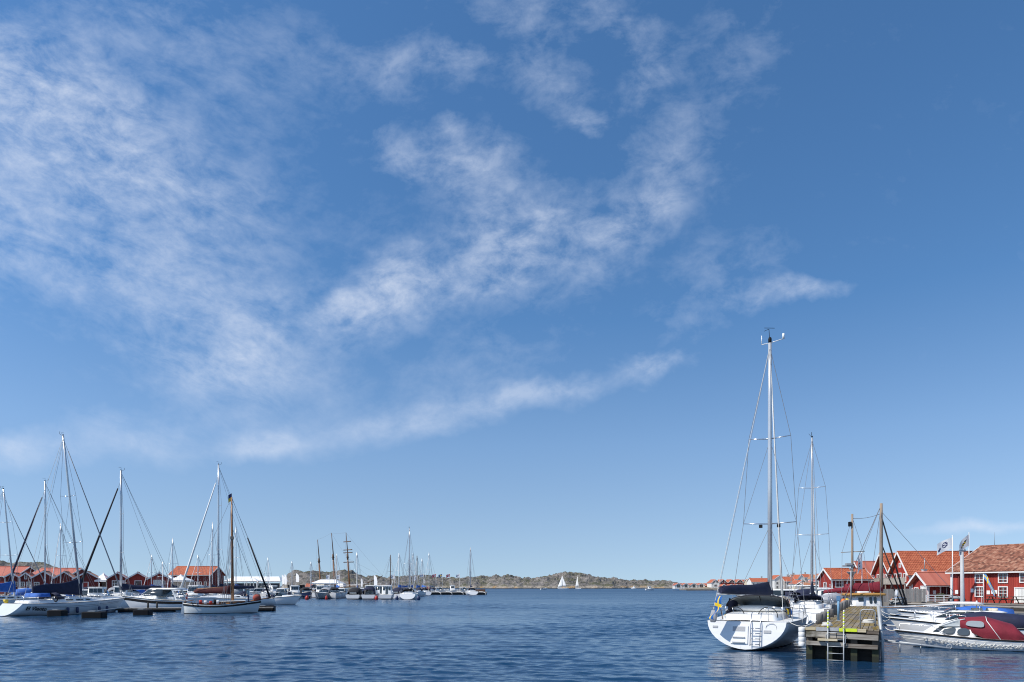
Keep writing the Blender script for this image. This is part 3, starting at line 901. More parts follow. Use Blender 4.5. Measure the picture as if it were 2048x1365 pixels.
def house(label, loc, rz, w, d, eave, ridge, wall=FALU, roof=TILE_NEW, wins=(), doors=(), trim=None, over=.35, z0=0.0, group=None, name='house', tiles=0, tile_sz=(.24, .33), battens=0.0, cat='house', gable_over=.3, chim=(), corner=True, th=.14, ridge_cap=True):
    """front wall along x at y=0 (faces -y), ridge along x; faces: front, back, left (x=0), right (x=w)"""
    trim = trim or WPAINT
    root = thing(name, label, cat, (loc[0], loc[1], z0), rz, group)
    prof = [(0, 0, 0), (0, d, 0), (0, d, eave), (0, d / 2, ridge), (0, 0, eave)]
    MB().prism(prof, (w, 0, 0)).build('wall', wall, root)
    rise = ridge - eave; run = d / 2
    sl = math.hypot(rise, run); ang = math.atan2(rise, run)
    go = gable_over; ov = over
    full = sl + ov
    for side in (0, 1):
        mb = MB()
        mb.box((w / 2, (full) / 2 - .01, -th / 2), (w + 2 * go, full, th))
        if tiles:
            k = MB(); tiled_slope(k, w + 2 * go, full, tile_sz[0], tile_sz[1])
            mb.add([(x - go, y, z) for x, y, z in k.v], k.f)
        me = mb.build('roof_slope', roof, root)
        # slope frame: origin at the eave edge
        dx = ov * math.cos(ang); dz = ov * math.sin(ang)
        lift = th
        if side == 0:
            me.location = (0, -dx - math.sin(ang) * lift, eave - dz + math.cos(ang) * lift)
            me.rotation_euler = (ang, 0, 0)
        else:
            me.matrix_local = Matrix.Translation((w, d + dx + math.sin(ang) * lift, eave - dz + math.cos(ang) * lift)) @ Matrix.Rotation(math.pi, 4, 'Z') @ Matrix.Rotation(ang, 4, 'X')
        # white barge boards and eave board
        sy = -1 if side == 0 else 1
        y_e = (0 if side == 0 else d) + sy * dx; z_e = eave - dz
        for xx in (-go - .025, w + go + .025):
            MB().bar((xx, y_e, z_e + .06), (xx, d / 2, ridge + .07), .05, .24).build('barge_board', trim, root)
        MB().box((w / 2, y_e - sy * -.03, z_e + .03), (w + 2 * go, .04, .16)).build('eave_board', trim, root)
    if ridge_cap:
        MB().tube([(-go, d / 2, ridge + th + .05), (w + go, d / 2, ridge + th + .05)], .10, 8).build('ridge_cap', roof, root)
    if corner:
        for x, y in ((0, 0), (w, 0), (0, d), (w, d)):
            MB().box((x, y, eave / 2 - .04), (.16, .16, eave - .1)).build('corner_board', trim, root)
    frames = {'front': (V((0, 0, 0)), V((1, 0, 0)), V((0, -1, 0))), 'back': (V((w, d, 0)), V((-1, 0, 0)), V((0, 1, 0))),
              'left': (V((0, d, 0)), V((0, -1, 0)), V((-1, 0, 0))), 'right': (V((w, 0, 0)), V((0, 1, 0)), V((1, 0, 0)))}
    if battens:
        mb = MB()
        for fc, ln in (('front', w), ('left', d), ('right', d)):
            o, u, n = frames[fc]
            for i in range(1, int(ln / battens)):
                t = i * battens
                hh = eave if fc == 'front' else eave + rise * (1 - abs(t - d / 2) / (d / 2)) - .05
                c = o + u * t + n * .012
                mb.box((c.x, c.y, hh / 2), (.045 if fc == 'front' else .024, .024 if fc == 'front' else .045, hh - .02))
        mb.build('wall_battens', wall, root, kind='stuff')
    for (fc, uc, v0, ww, hh, nx, ny) in wins:
        window(root, frames[fc], uc, v0, ww, hh, nx, ny, trim)
    for (fc, uc, v0, ww, hh, m) in doors:
        o, u, n = frames[fc]
        c = o + u * uc + V((0, 0, v0 + hh / 2))
        dr = obox(c + n * .02, u, n, ww, .06, hh).build('door', m, root)
        f = MB()
        for s_ in (-1, 1): obox(c + u * s_ * (ww / 2 + .05) + n * .04, u, n, .1, .10, hh + .1, f)
        obox(c + V((0, 0, hh / 2 + .05)) + n * .043, u, n, ww + .22, .11, .1, f)
        f.build('door_frame', trim, dr)
        obox(c + u * ww * .38 + n * .09, u, n, .05, .06, .14).build('handle', BLACK, dr)
    for (cx, cy, cw, ch, m) in chim:
        zr = ridge - abs(cy - d / 2) / (d / 2) * rise
        c = MB().box((cx, cy, zr + ch / 2 - .2), (cw, cw, ch + .4)).build('chimney', m, root)
        MB().box((cx, cy, zr + ch + .05), (cw + .12, cw + .12, .1)).build('chimney_cap', GALV, c)
    return root


def obox(c, u, n, su, sn, sz, mb=None):
    mb = mb or MB()
    u, n, z = V(u), V(n), V((0, 0, 1))
    vs = [V(c) + u * a * su / 2 + n * b * sn / 2 + z * e * sz / 2 for e in (-1, 1) for a, b in ((-1, -1), (1, -1), (1, 1), (-1, 1))]
    return mb.add(vs, [(3, 2, 1, 0), (4, 5, 6, 7), (0, 1, 5, 4), (1, 2, 6, 5), (2, 3, 7, 6), (3, 0, 4, 7)])


def window(root, frame, uc, v0, ww, hh, nx, ny, trim, fw=.10):
    o, u, n = frame
    c = o + u * uc + V((0, 0, v0 + hh / 2))
    f = MB()
    for s_ in (-1, 1): obox(c + u * s_ * (ww / 2 + fw / 2) + n * .05, u, n, fw, .09, hh + 2 * fw, f)
    for s_ in (-1, 1): obox(c + V((0, 0, s_ * (hh / 2 + fw / 2))) + n * .048, u, n, ww, .09, fw, f)
    w = f.build('window', trim, root)
    obox(c + n * .012, u, n, ww + .01, .02, hh + .01).build('pane', GLASS, w)
    m = MB()
    for i in range(1, nx): obox(c + u * (ww * i / nx - ww / 2) + n * .035, u, n, .045, .03, hh, m)
    for j in range(1, ny): obox(c + V((0, 0, hh * j / ny - hh / 2)) + n * .032, u, n, ww, .028, .045, m)
    if nx > 1 or ny > 1: m.build('glazing_bars', trim, w)
    return w


# ------------------------------------------------------------------ terrain noise
_prm = np.random.default_rng(11).random((256, 256))


def vnoise(x, y):
    xi = np.floor(x).astype(int); yi = np.floor(y).astype(int)
    fx = x - xi; fy = y - yi
    fx = fx * fx * (3 - 2 * fx); fy = fy * fy * (3 - 2 * fy)
    g = lambda a, b: _prm[a % 256, b % 256]
    return (g(xi, yi) * (1 - fx) + g(xi + 1, yi) * fx) * (1 - fy) + (g(xi, yi + 1) * (1 - fx) + g(xi + 1, yi + 1) * fx) * fy


def fbm(x, y, o=5, gain=.5):
    s = 0; a = 1; t = 0
    for i in range(o):
        s = s + a * vnoise(x * 2 ** i + 13.7 * i, y * 2 ** i + 7.1 * i); t += a; a *= gain
    return s / t


def np_grid(name, co, nx, ny, m, smooth=True):
    ii = np.arange(ny - 1)[:, None] * nx + np.arange(nx - 1)[None, :]
    q = np.stack([ii, ii + 1, ii + nx + 1, ii + nx], -1).reshape(-1, 4)
    me = bpy.data.meshes.new(name)
    me.vertices.add(len(co)); me.vertices.foreach_set('co', co.astype(np.float32).ravel())
    me.loops.add(q.size); me.loops.foreach_set('vertex_index', q.astype(np.int32).ravel())
    me.polygons.add(len(q)); me.polygons.foreach_set('loop_start', np.arange(0, q.size, 4, dtype=np.int32))
    me.polygons.foreach_set('loop_total', np.full(len(q), 4, dtype=np.int32))
    me.polygons.foreach_set('use_smooth', np.full(len(q), smooth))
    me.update(calc_edges=True); me.materials.append(m)
    return link(name, me)


def rock_mat():
    m, t, b = principled('coastal_granite')
    tc = t.new('ShaderNodeTexCoord'); P = tc.outputs['Object']
    ge = t.new('ShaderNodeNewGeometry')
    sp = t.new('ShaderNodeSeparateXYZ'); t.l.new(ge.outputs['Normal'], sp.inputs[0])
    pz = t.new('ShaderNodeSeparateXYZ'); t.l.new(P, pz.inputs[0])
    n = t.noise(P, .11, 6, .65)
    fine = t.noise(t.mapping(P, scale=(1, 1, 1.6)), .55, 5, .65)
    c = t.ramp(t.math('ADD', t.math('MULTIPLY', n, .5), t.math('MULTIPLY', fine, .5)), [(.34, (.028, .026, .024)), (.44, (.110, .100, .088)), (.56, (.23, .205, .18)), (.68, (.37, .335, .295))])
    veg = t.math('MULTIPLY', t.maprange(t.noise(P, .07, 6, .65), .47, .60), t.maprange(sp.outputs[2], .55, .9))
    c = t.mix(t.math('MULTIPLY', veg, .8), c, (.070, .072, .028, 1))
    veg2 = t.math('MULTIPLY', t.maprange(t.noise(t.mapping(P, (31, 5, 2)), .16, 5, .65), .56, .66), t.maprange(sp.outputs[2], .4, .8))
    c = t.mix(t.math('MULTIPLY', veg2, .8), c, (.035, .042, .018, 1))
    shore = t.maprange(pz.outputs[2], 3.6, 1.4)
    c = t.mix(t.math('MULTIPLY', t.math('MULTIPLY', shore, t.maprange(fine, .35, .6)), .7), c, (.42, .35, .26, 1))
    och = t.math('MULTIPLY', shore, t.maprange(t.noise(P, .09, 4, .6), .55, .66))
    c = t.mix(t.math('MULTIPLY', och, .6), c, (.44, .25, .07, 1))
    tide = t.maprange(pz.outputs[2], .9, .5)
    c = t.mix(t.math('MULTIPLY', tide, .9), c, (.03, .027, .022, 1))
    t.l.new(c, b.inputs['Base Color']); b.inputs['Roughness'].default_value = .9
    bn = t.new('ShaderNodeBump'); bn.inputs['Strength'].default_value = .9; bn.inputs['Distance'].default_value = 1.2
    t.l.new(fine, bn.inputs['Height']); t.l.new(bn.outputs[0], b.inputs['Normal'])
    return m


ROCK = rock_mat()


def island(name, label, skyline, d0, d1, crag=1.0, nx=420, ny=90, seed=0.0):
    """rocky hill from a profile of (photo px, photo row) seen at the ridge distance; d0 shore, d1 back"""
    dr = d0 + (d1 - d0) * .45
    xs = np.array([(p - CX) / F * dr for p, r in skyline]); hs = np.array([zpix(r, dr) for p, r in skyline])
    X = np.linspace(xs[0], xs[-1], nx); T = np.linspace(0, 1, ny)
    Hr = np.interp(X, xs, hs)
    Yg = d0 + (d1 - d0) * T[:, None] + 0 * X[None, :]
    Xg = X[None, :] * (Yg / dr)
    Yg = Yg + (fbm(X[None, :] * .02 + seed, T[:, None] * 0 + seed, 4) - .5) * (d1 - d0) * .35 * (1 - T[:, None])
    prof = np.clip(T[:, None] / .45, 0, 1) ** .55 * np.clip((1 - T[:, None]) / .4, 0, 1) ** .5
    big = fbm(Xg * .035 + seed, Yg * .035, 5, .55); cr = fbm(Xg * .12 + seed * 3, Yg * .12, 5, .6)
    rid = 1 - np.abs(2 * fbm(Xg * .07 + 5 + seed, Yg * .05, 4) - 1)
    Z = Hr[None, :] * prof * (.78 + .44 * big) + crag * ((cr - .5) * 4.5 + (rid - .75) * 4.0) * np.clip(prof * 1.6, 0, 1) * np.clip(Hr[None, :] / 9, .15, 1) - .6 * (1 - np.clip(prof * 5, 0, 1)) - .35
    o = np_grid(name, np.stack([Xg, Yg, Z], -1).reshape(-1, 3), nx, ny, ROCK, False)
    o['kind'] = 'structure'; o['label'] = label
    return o


# ------------------------------------------------------------------ people (one skinned body)
def person_mesh(sit=False, lean=0.0, arm=0.3, top=None, legs=None, hair=None, skin=None):
    J = {'pel': (0, 0, .93, .12), 'waist': (0, 0, 1.08, .115), 'chest': (0, lean * .12, 1.30, .135), 'neck': (0, lean * .16, 1.50, .05), 'head': (0, lean * .2 + .02, 1.62, .085), 'crown': (0, lean * .2, 1.74, .075)}
    E = [('pel', 'waist'), ('waist', 'chest'), ('chest', 'neck'), ('neck', 'head'), ('head', 'crown')]
    for s, n in ((1, 'l'), (-1, 'r')):
        J['sh' + n] = (s * .19, lean * .12, 1.42, .06); J['el' + n] = (s * .25, arm * .1 + lean * .1, 1.15, .042); J['wr' + n] = (s * .23, arm * .5 + lean * .1, .95, .032); J['ha' + n] = (s * .22, arm * .62 + lean * .1, .86, .036)
        E += [('chest', 'sh' + n), ('sh' + n, 'el' + n), ('el' + n, 'wr' + n), ('wr' + n, 'ha' + n)]
        J['hip' + n] = (s * .09, 0, .86, .095)
        if sit: J['kn' + n] = (s * .13, .42, .90, .065); J['an' + n] = (s * .12, .45, .47, .045); J['to' + n] = (s * .12, .60, .42, .04)
        else: J['kn' + n] = (s * .10, .03 * s, .48, .062); J['an' + n] = (s * .11, -.02 * s, .08, .045); J['to' + n] = (s * .12, .14 - .02 * s, .035, .036)
        E += [('pel', 'hip' + n), ('hip' + n, 'kn' + n), ('kn' + n, 'an' + n), ('an' + n, 'to' + n)]
    ks = list(J); me = bpy.data.meshes.new('person')
    me.from_pydata([J[k][:3] for k in ks], [(ks.index(a), ks.index(b)) for a, b in E], [])
    o = bpy.data.objects.new('tmp', me); C.objects.link(o)
    md = o.modifiers.new('skin', 'SKIN'); md.use_smooth_shade = True
    for i, k in enumerate(ks):
        me.skin_vertices[0].data[i].radius = (J[k][3], J[k][3]); me.skin_vertices[0].data[i].use_root = (k == 'pel')
    sb = o.modifiers.new('sub', 'SUBSURF'); sb.levels = 1; sb.render_levels = 1
    dg = bpy.context.evaluated_depsgraph_get(); dg.update()
    r = bpy.data.meshes.new_from_object(o.evaluated_get(dg))
    bpy.data.objects.remove(o)
    r.materials.clear()
    for m in (top, legs, skin, hair): r.materials.append(m)
    for p in r.polygons:
        c = p.center
        k = 0
        if c.z < .99 and abs(c.x) < .2: k = 1
        if c.z > 1.50: k = 2
        if c.z > 1.66 or (c.z > 1.55 and c.y < lean * .2 - .02): k = 3
        if abs(c.x) > .17 and c.z < 1.12 and c.z > .75 and c.y > arm * .2 - .05: k = 2
        p.material_index = k; p.use_smooth = True
    return r


SKIN = mat('skin', (.50, .30, .21), .5, .08, 8)
HAIR = mat('brown_hair', (.07, .045, .03), .7, .2, 9)
CLOTH = {n: mat('cloth_' + n, c, .85, .12, 6) for n, c in dict(white=(.72, .72, .70), navy=(.03, .04, .10), red=(.45, .04, .04), grey=(.28, .30, .33), blue=(.08, .18, .42), black=(.03, .03, .03), khaki=(.36, .30, .20), teal=(.22, .34, .38), pink=(.6, .25, .28)).items()}


def person(label, loc, rz, top, legs, sit=False, lean=0.0, arm=.3, cap=None, group=None):
    o = link('person', person_mesh(sit, lean, arm, CLOTH[top], CLOTH[legs], HAIR if cap is None else CLOTH[cap], SKIN))
    tag(o, label, 'person', group, loc, rz)
    return o


def heading(a, b):
    return math.atan2(b[1] - a[1], b[0] - a[0])

# ================================================================== land and far shore
def poly_land(name, pts, z, m, label, depth=1.6):
    mb = MB().prism([(x, y, z - depth) for x, y in pts], (0, 0, depth))
    return struct(name, mb, m, label)


GROUND = mat('quay_gravel', (.20, .18, .155), .9, .25, .5, .6, 3)
PAX = R(28.5)                                    # the right pier runs 28.5 degrees east of north
AX = V((math.sin(PAX), math.cos(PAX), 0)); AC = V((math.cos(PAX), -math.sin(PAX), 0))
PIER0 = V((11.43, 26.5, 0))

poly_land('quay_ground', [(47.6, 82), (58, 60), (160, 60), (330, 620), (190, 620), (109, 445), (112, 428), (132, 410), (122, 322), (98, 234), (66, 190), (50, 135), (47, 118)], .95, GROUND, 'gravel quay under the red houses')
poly_land('harbour_ground', [(-190, 128), (-62, 128), (-60, 150), (-62, 205), (-30, 222), (-34, 262), (-120, 330), (-260, 330)], 1.0, GROUND, 'low harbour ground under the boathouses')

island('rocky_hill', 'steep bare granite hill behind the tall ship', [(560, 1176), (574, 1150), (585, 1142), (620, 1142), (660, 1143), (690, 1141), (715, 1149), (740, 1156), (770, 1162), (800, 1170)], 360, 460, 1.0, 260, 70, 2.3)
island('rocky_island', 'long low granite island across the water', [(700, 1170), (740, 1156), (770, 1157), (800, 1156), (840, 1150), (870, 1155), (900, 1156), (940, 1156), (975, 1153), (1000, 1152), (1030, 1157), (1065, 1159), (1100, 1153), (1130, 1149), (1160, 1151), (1200, 1157), (1230, 1159), (1260, 1163), (1290, 1163), (1320, 1163), (1345, 1165), (1375, 1172), (1390, 1178)], 690, 900, 1.5, 700, 80, 5.1)
island('left_hill', 'scrubby granite hill behind the boathouses', [(-160, 1104), (-40, 1112), (0, 1117), (25, 1123), (60, 1126), (90, 1129), (115, 1136), (140, 1150), (170, 1172)], 300, 400, .9, 260, 60, 8.2)
island('town_hill', 'low rocky rise under the white houses', [(1360, 1173), (1480, 1166), (1540, 1162), (1600, 1156), (1700, 1153), (1800, 1150), (1900, 1160)], 410, 620, .5, 200, 50, 3.7)

# ------------------------------------------------------------------ far town on the right shore
def far_house(label, px, d, wpx, eave, ridge, base, wall, roof, rz=0.0, depth=8, wins=(), group='houses of the far town', gable=False, **k):
    w = wpx / F * d
    p = at(px, d)
    z0 = zpix(base, d); e = zpix(eave, d) - z0; r = zpix(ridge, d + depth / 2) - z0
    if gable:   # gable end to the viewer
        q = p + V((0, 0, 0))
        return house(label, (p.x, p.y + depth), R(-90) + rz, depth, w, e, r, wall, roof, wins, z0=z0, group=group, corner=False, ridge_cap=False, **k)
    return house(label, (p.x, p.y), rz, w, depth, e, r, wall, roof, wins, z0=z0, group=group, corner=False, ridge_cap=False, **k)

WG = lambda w: [('right', w * .5, .9, w * .42, w * .40, 2, 1)]
for i, px in enumerate((1350, 1365, 1381, 1396)):
    w = 14 / F * 450
    far_house(['white-fronted boathouse at the open-water end of the far row', 'second white-fronted boathouse of the far row', 'third white-fronted boathouse of the far row', 'white-fronted boathouse beside the long red shed on the far shore'][i], px, 450, 14, 1171, 1167, 1178, WBOARD, TILE_NEW, depth=7, gable=True, group='white boathouses on the far shore', wins=WG(w))
far_house('long low red shed with orange roof at the end of the far boathouses', 1350, 458, 68, 1172, 1167.5, 1177, FALU_D, TILE_NEW, depth=7, name='boat_shed')
for i, px in enumerate((1423, 1439, 1456, 1472)):
    w = 16 / F * 440
    far_house(['leftmost', 'second', 'third', 'rightmost'][i] + ' gable of the tall red terrace on the far shore', px, 440, 16, 1166, 1159.5, 1177, FALU_D if i else WBOARD, TILE_NEW, depth=10, gable=True, group='tall red terrace houses', wins=[('right', w * .3, 3.6, w * .2, 1.4, 1, 1), ('right', w * .7, 3.6, w * .2, 1.4, 1, 1), ('right', w * .5, 1.2, w * .3, 1.2, 2, 1)])
for i, px in enumerate((1442, 1456, 1468)):
    w = 12 / F * 425
    far_house(['first', 'second', 'third'][i] + ' small white boathouse in front of the tall red terrace', px, 425, 12, 1174, 1169, 1179, WBOARD, TILE_NEW, depth=6, gable=True, group='small white boathouses under the terrace', wins=WG(w))
far_house('long red house with orange roof at the end of the tall terrace', 1478, 446, 20, 1168, 1160, 1177, FALU, TILE_NEW, wins=[('front', 2.2, 1.2, 1.2, 1.2, 2, 1), ('front', 4.8, 1.2, 1.2, 1.2, 2, 1)])
town = [
    ('wide white house with long orange roof left of the tall mast', 1503, 400, 42, 1164, 1157, 1178, WBOARD, TILE_NEW, False),
    ('pale house with small orange roof on the far waterfront', 1497, 430, 12, 1166, 1159, 1177, CREAM, TILE_TAN, False),
    ('white gabled house just right of the tall mast', 1549, 330, 22, 1159, 1151, 1180, WBOARD, TILE_NEW, True),
    ('grey-stone fronted house with orange roof behind the furled genoa', 1570, 325, 20, 1163, 1154, 1180, BOATWD, TILE_NEW, False),
    ('white house with brown roof high on the town hill', 1586, 380, 12, 1157, 1150, 1170, WBOARD, TILE_OLD, False),
    ('white gabled house high on the town hill', 1596, 372, 13, 1158, 1150, 1170, WBOARD, TILE_NEW, True),
    ('white house with red-orange roof behind the second mast', 1608, 378, 14, 1155, 1149, 1170, WBOARD, TILE_NEW, False),
    ('small low house with orange roof above the moored boats', 1594, 290, 24, 1168, 1161, 1182, CREAM, TILE_NEW, True),
    ('cream house with dark roof at the top of the town', 1621, 400, 10, 1155, 1149, 1168, CREAM, TILE_OLD, True),
    ('white gabled house between the two grey masts', 1630, 340, 14, 1157, 1150, 1172, WBOARD, TILE_TAN, True),
    ('white house with orange roof beside the small red house', 1640, 385, 10, 1153, 1148, 1168, WBOARD, TILE_NEW, True),
    ('white house with bright orange roof nearest the red house', 1649, 350, 10, 1156, 1148, 1172, WBOARD, TILE_NEW, False),
    ('low red house on the slope below the white houses', 1631, 260, 24, 1164, 1160, 1176, FALU, TILE_SAL, True),
    ('grey-walled waterfront house behind the white cruisers', 1610, 240, 22, 1172, 1166, 1186, BOATWD, TILE_TAN, False),
]
for lb, px, d, wpx, e, r, b, wl, rf, gb in town:
    w = wpx / F * d
    fc = 'right' if gb else 'front'
    n = max(2, int(w / 2.2))
    hh = zpix(e, d) - zpix(b, d)
    ws = [(fc, w * (i + .5) / n, hh * .52, .9, 1.1, 2, 1) for i in range(n)]
    if hh > 4.5: ws += [(fc, w * (i + .5) / n, hh * .14, .9, 1.1, 2, 1) for i in range(n)]
    far_house(lb, px, d, wpx, e, r, b, wl, rf, gable=gb, wins=ws, chim=() if gb else [(w * .6, 4, .7, 1.0, CONC)])

# ================================================================== right-hand waterfront houses
# the long two-storey warehouse with old tiles
ca = at(1903, 80)
hA = house('two-storey red warehouse with aged clay tile roof at the right edge', (ca.x, ca.y), math.atan2(-.9, .43), 16, 12.6, 3.55, 6.5, FALU_B, TILE_OLD,
    wins=[('front', 3.15, 2.30, .78, .86, 2, 3), ('front', 5.62, 2.30, .80, .88, 2, 3), ('front', 7.75, 2.32, .80, .88, 2, 3), ('front', 10.2, 2.3, .8, .88, 2, 3),
          ('front', 3.15, .74, .80, 1.0, 2, 3), ('front', 5.62, .74, .80, 1.0, 2, 3)],
    doors=[('front', 7.9, .08, 2.1, 1.55, WBOARD)], z0=.95, tiles=1, tile_sz=(.27, .36), battens=.17, name='warehouse', cat='warehouse', over=.45, gable_over=.45)
for (u, v, w_, h_) in ((.62, .95, .35, .45), (2.35, 1.15, .32, .42), (4.1, .95, .35, .42), (4.72, 1.0, .62, .42)):
    MB().box((u, -.05, v + h_ / 2), (w_, .03, h_)).build('notice_board', WPAINT, hA)
MB().box((8.6, -.06, 2.0), (.9, .04, .22)).build('name_board', mat('weathered_sign', (.36, .30, .20), .7, .2, 6), hA)
MB().tube([(1.2, 6.3, 6.55), (1.2, 6.3, 8.3)], .03, 5, .01).build('lightning_rod', WIRE, hA)
MB().tube([(.9, -.12, 3.4), (.9, -.12, .1)], .045, 6).build('downpipe', FALU_D, hA)

hB = house('large red house with orange tile roof, its near gable facing the water', (at(1820, 95).x, 95), 0, 17, 4.7, 3.65, 6.6, FALU_B, TILE_NEW,
    wins=[('left', 1.2, 2.55, .5, 1.0, 1, 2), ('left', 2.35, 2.55, .55, 1.1, 1, 2), ('left', 3.5, 2.55, .5, 1.0, 1, 2), ('left', 2.35, 4.6, .3, .45, 1, 1), ('front', 3, 1.0, .9, 1.1, 2, 2)],
    z0=.95, tiles=1, battens=.2, over=.5, gable_over=.5, name='red_house', group='red houses on the quay')
hB2 = house('rear twin gable of the large red house, behind its near gable', (at(1820, 95).x, 99.75), 0, 17, 4.6, 3.65, 6.55, FALU_B, TILE_NEW,
    wins=[('left', 1.2, 2.55, .5, 1.0, 1, 2), ('left', 2.3, 2.55, .55, 1.1, 1, 2), ('left', 3.4, 2.55, .5, 1.0, 1, 2), ('left', 2.3, 4.6, .3, .45, 1, 1)],
    z0=.95, tiles=1, battens=.2, over=.1, gable_over=.5, name='red_house', group='red houses on the quay')
# balcony along the two gables
bx = at(1820, 95).x
bal = thing('balcony', 'grey boarded balcony along the twin red gables', 'balcony', (bx - .75, 95.0, 3.2), 0)
MB().box((0.3, 4.6, -.08), (1.3, 10.4, .16)).build('floor_slab', BOATWD, bal)
for i in range(46):
    if i == 0: bs = MB().box((0, 0, .36), (.035, .19, .74)).build('board', FENCEW, bal); bs.location = (-.33, -.5, 0)
    else:
        o = bs.copy(); C.objects.link(o); o.location = (-.33, -.5 + i * .225, 0)
MB().box((-.33, 4.6, .76), (.08, 10.5, .06)).build('handrail', FENCEW, bal)
for y in (-.4, 4.5, 9.6):
    MB().box((-.2, y, -1.15), (.12, .12, 2.0)).build('post', FENCEW, bal)

hC = house('low red annex with salmon sheet roof and large white window', (at(1857, 83).x, 83), 0, 7.0, 3.3, 2.15, 3.4, FALU, TILE_SAL,
    wins=[('front', 2.2, .75, 1.45, 1.15, 2, 1), ('left', .9, .7, .7, .9, 2, 2)], doors=[('left', 2.3, .05, .8, 1.75, WBOARD)],
    z0=.95, over=.5, gable_over=.55, name='annex', group='red houses on the quay', battens=.2,
    chim=[(.8, 2.2, .42, .9, WPAINT)])
MB().tube([(.95, 2.35, 4.0), (.95, 2.35, 5.3)], .05, 6).build('flue_pipe', GALV, hC)
MB().box((.7, -.04, 1.1), (.35, .03, .45)).build('notice_board', WPAINT, hC)
MB().tube([(-.5, -.35, 0), (-.5, -.35, 2.05)], .06, 6).build('porch_post', WPAINT, hC)

house('small red cottage with bright orange roof and two white windows', (at(1664, 100).x, 100), 0, 5.6, 4.2, 2.95, 4.3, FALU, TILE_NEW,
    wins=[('front', 1.05, 1.75, .95, .85, 2, 2), ('front', 2.75, 1.75, .95, .85, 2, 2), ('left', 2.1, 1.4, .8, .9, 2, 2)], z0=.95, tiles=1, battens=.22, name='red_cottage', group='red houses on the quay', over=.4)
house('red house with salmon roof behind the wooden mainmast', (at(1728, 107).x, 107), 0, 8, 4.4, 3.55, 5.6, FALU, TILE_SAL,
    wins=[('left', 2.2, 1.6, .9, 1.0, 2, 2), ('front', 2, 1.5, .9, 1.0, 2, 2)], z0=.95, over=.4, gable_over=.5, name='red_house', group='red houses on the quay')

# grey board fence, railing, furniture on the quay
fn = thing('board_fence', 'grey upright-board fence on the quay in front of the red gables', 'fence', (*at(1762, 80)[:2], .95), 0)
fw = (1852 - 1762) / F * 80
for i in range(int(fw / .21)):
    if i == 0: b0 = MB().box((0, 0, .78), (.19, .03, 1.5)).build('board', FENCEW, fn); b0.location = (.1, 0, 0)
    else:
        o = b0.copy(); C.objects.link(o); o.location = (.1 + i * .212, random.uniform(-.012, .012), random.uniform(-.03, .03))
for z in (.35, 1.2): MB().box((fw / 2, .05, z), (fw, .06, .1)).build('rail', FENCEW, fn)
rl = thing('railing', 'low white railing in front of the annex window', 'railing', (*at(1853, 79)[:2], .95), 0)
rw = (1906 - 1853) / F * 79
for z in (.25, .52, .80): MB().box((rw / 2, 0, z), (rw, .04, .10)).build('rail', WPAINT, rl)
for i in range(4): MB().box((rw * i / 3, .04, .42), (.09, .09, .85)).build('post', WPAINT, rl)

def picnic_table(label, loc, rz):
    t = thing('picnic_table', label, 'table', loc, rz, 'picnic tables on the quay')
    MB().box((0, 0, .74), (1.7, .75, .05)).build('table_top', JETTYW, t)
    for s_ in (-1, 1):
        MB().box((0, s_ * .72, .44), (1.7, .26, .05)).build('bench', JETTYW, t)
        for k in (-1, 1): MB().bar((s_ * .62, k * .75, 0), (s_ * .62, k * .2, .72), .06, .09).build('leg', JETTYW, t)
        MB().box((s_ * .62, 0, .40), (.05, 1.5, .09)).build('brace', JETTYW, t)
fa = math.atan2(-.9, .43)
fd = V((.43, -.9, 0)).normalized(); fnrm = V((-.9, -.43, 0)).normalized()
for i, (t_, lb) in enumerate(((5.9, 'dark wooden picnic table nearest the lower right window of the warehouse'), (8.3, 'dark wooden picnic table in front of the white garage door'))):
    p = ca + fd * t_ + fnrm * 1.7
    picnic_table(lb, (p.x, p.y, .95), fa)

def quad_bike():
    p = ca + fd * 1.4 + fnrm * 1.3
    t = thing('quad_bike', 'grey quad bike parked against the red warehouse', 'quad bike', (p.x, p.y, .95), fa + .5)
    for x in (-.55, .55):
        for y in (-.38, .38):
            w = MB().torus((x, y, .28), .19, .1, 'y', 14, 6).build('wheel', BLACK, t)
            MB().tube([(x, y - .06, .28), (x, y + .06, .28)], .11, 8).build('rim', GALV, w)
    MB().rings([ring_rect(-.75, .7, .24, .2, .35, .40, .1), ring_rect(-.8, .75, .34, .3, .52, .55, .1), ring_rect(-.6, .35, .2, .18, .72, .70, .1)]).build('body', GREYC, t)
    MB().rings([ring_rect(-.55, .1, .15, .13, .70, None, .08), ring_rect(-.5, .05, .13, .1, .82, None, .08)]).build('seat', BLACK, t)
    MB().tube([(.3, 0, .7), (.22, 0, 1.0), (.2, -.35, 1.02)], .02, 5).tube([(.22, 0, 1.0), (.2, .35, 1.02)], .02, 5).build('handlebar', BLACK, t)
    for x in (-.65, .6): MB().box((x, 0, .66), (.3, .5, .03)).build('rack', GALV, t)
quad_bike()

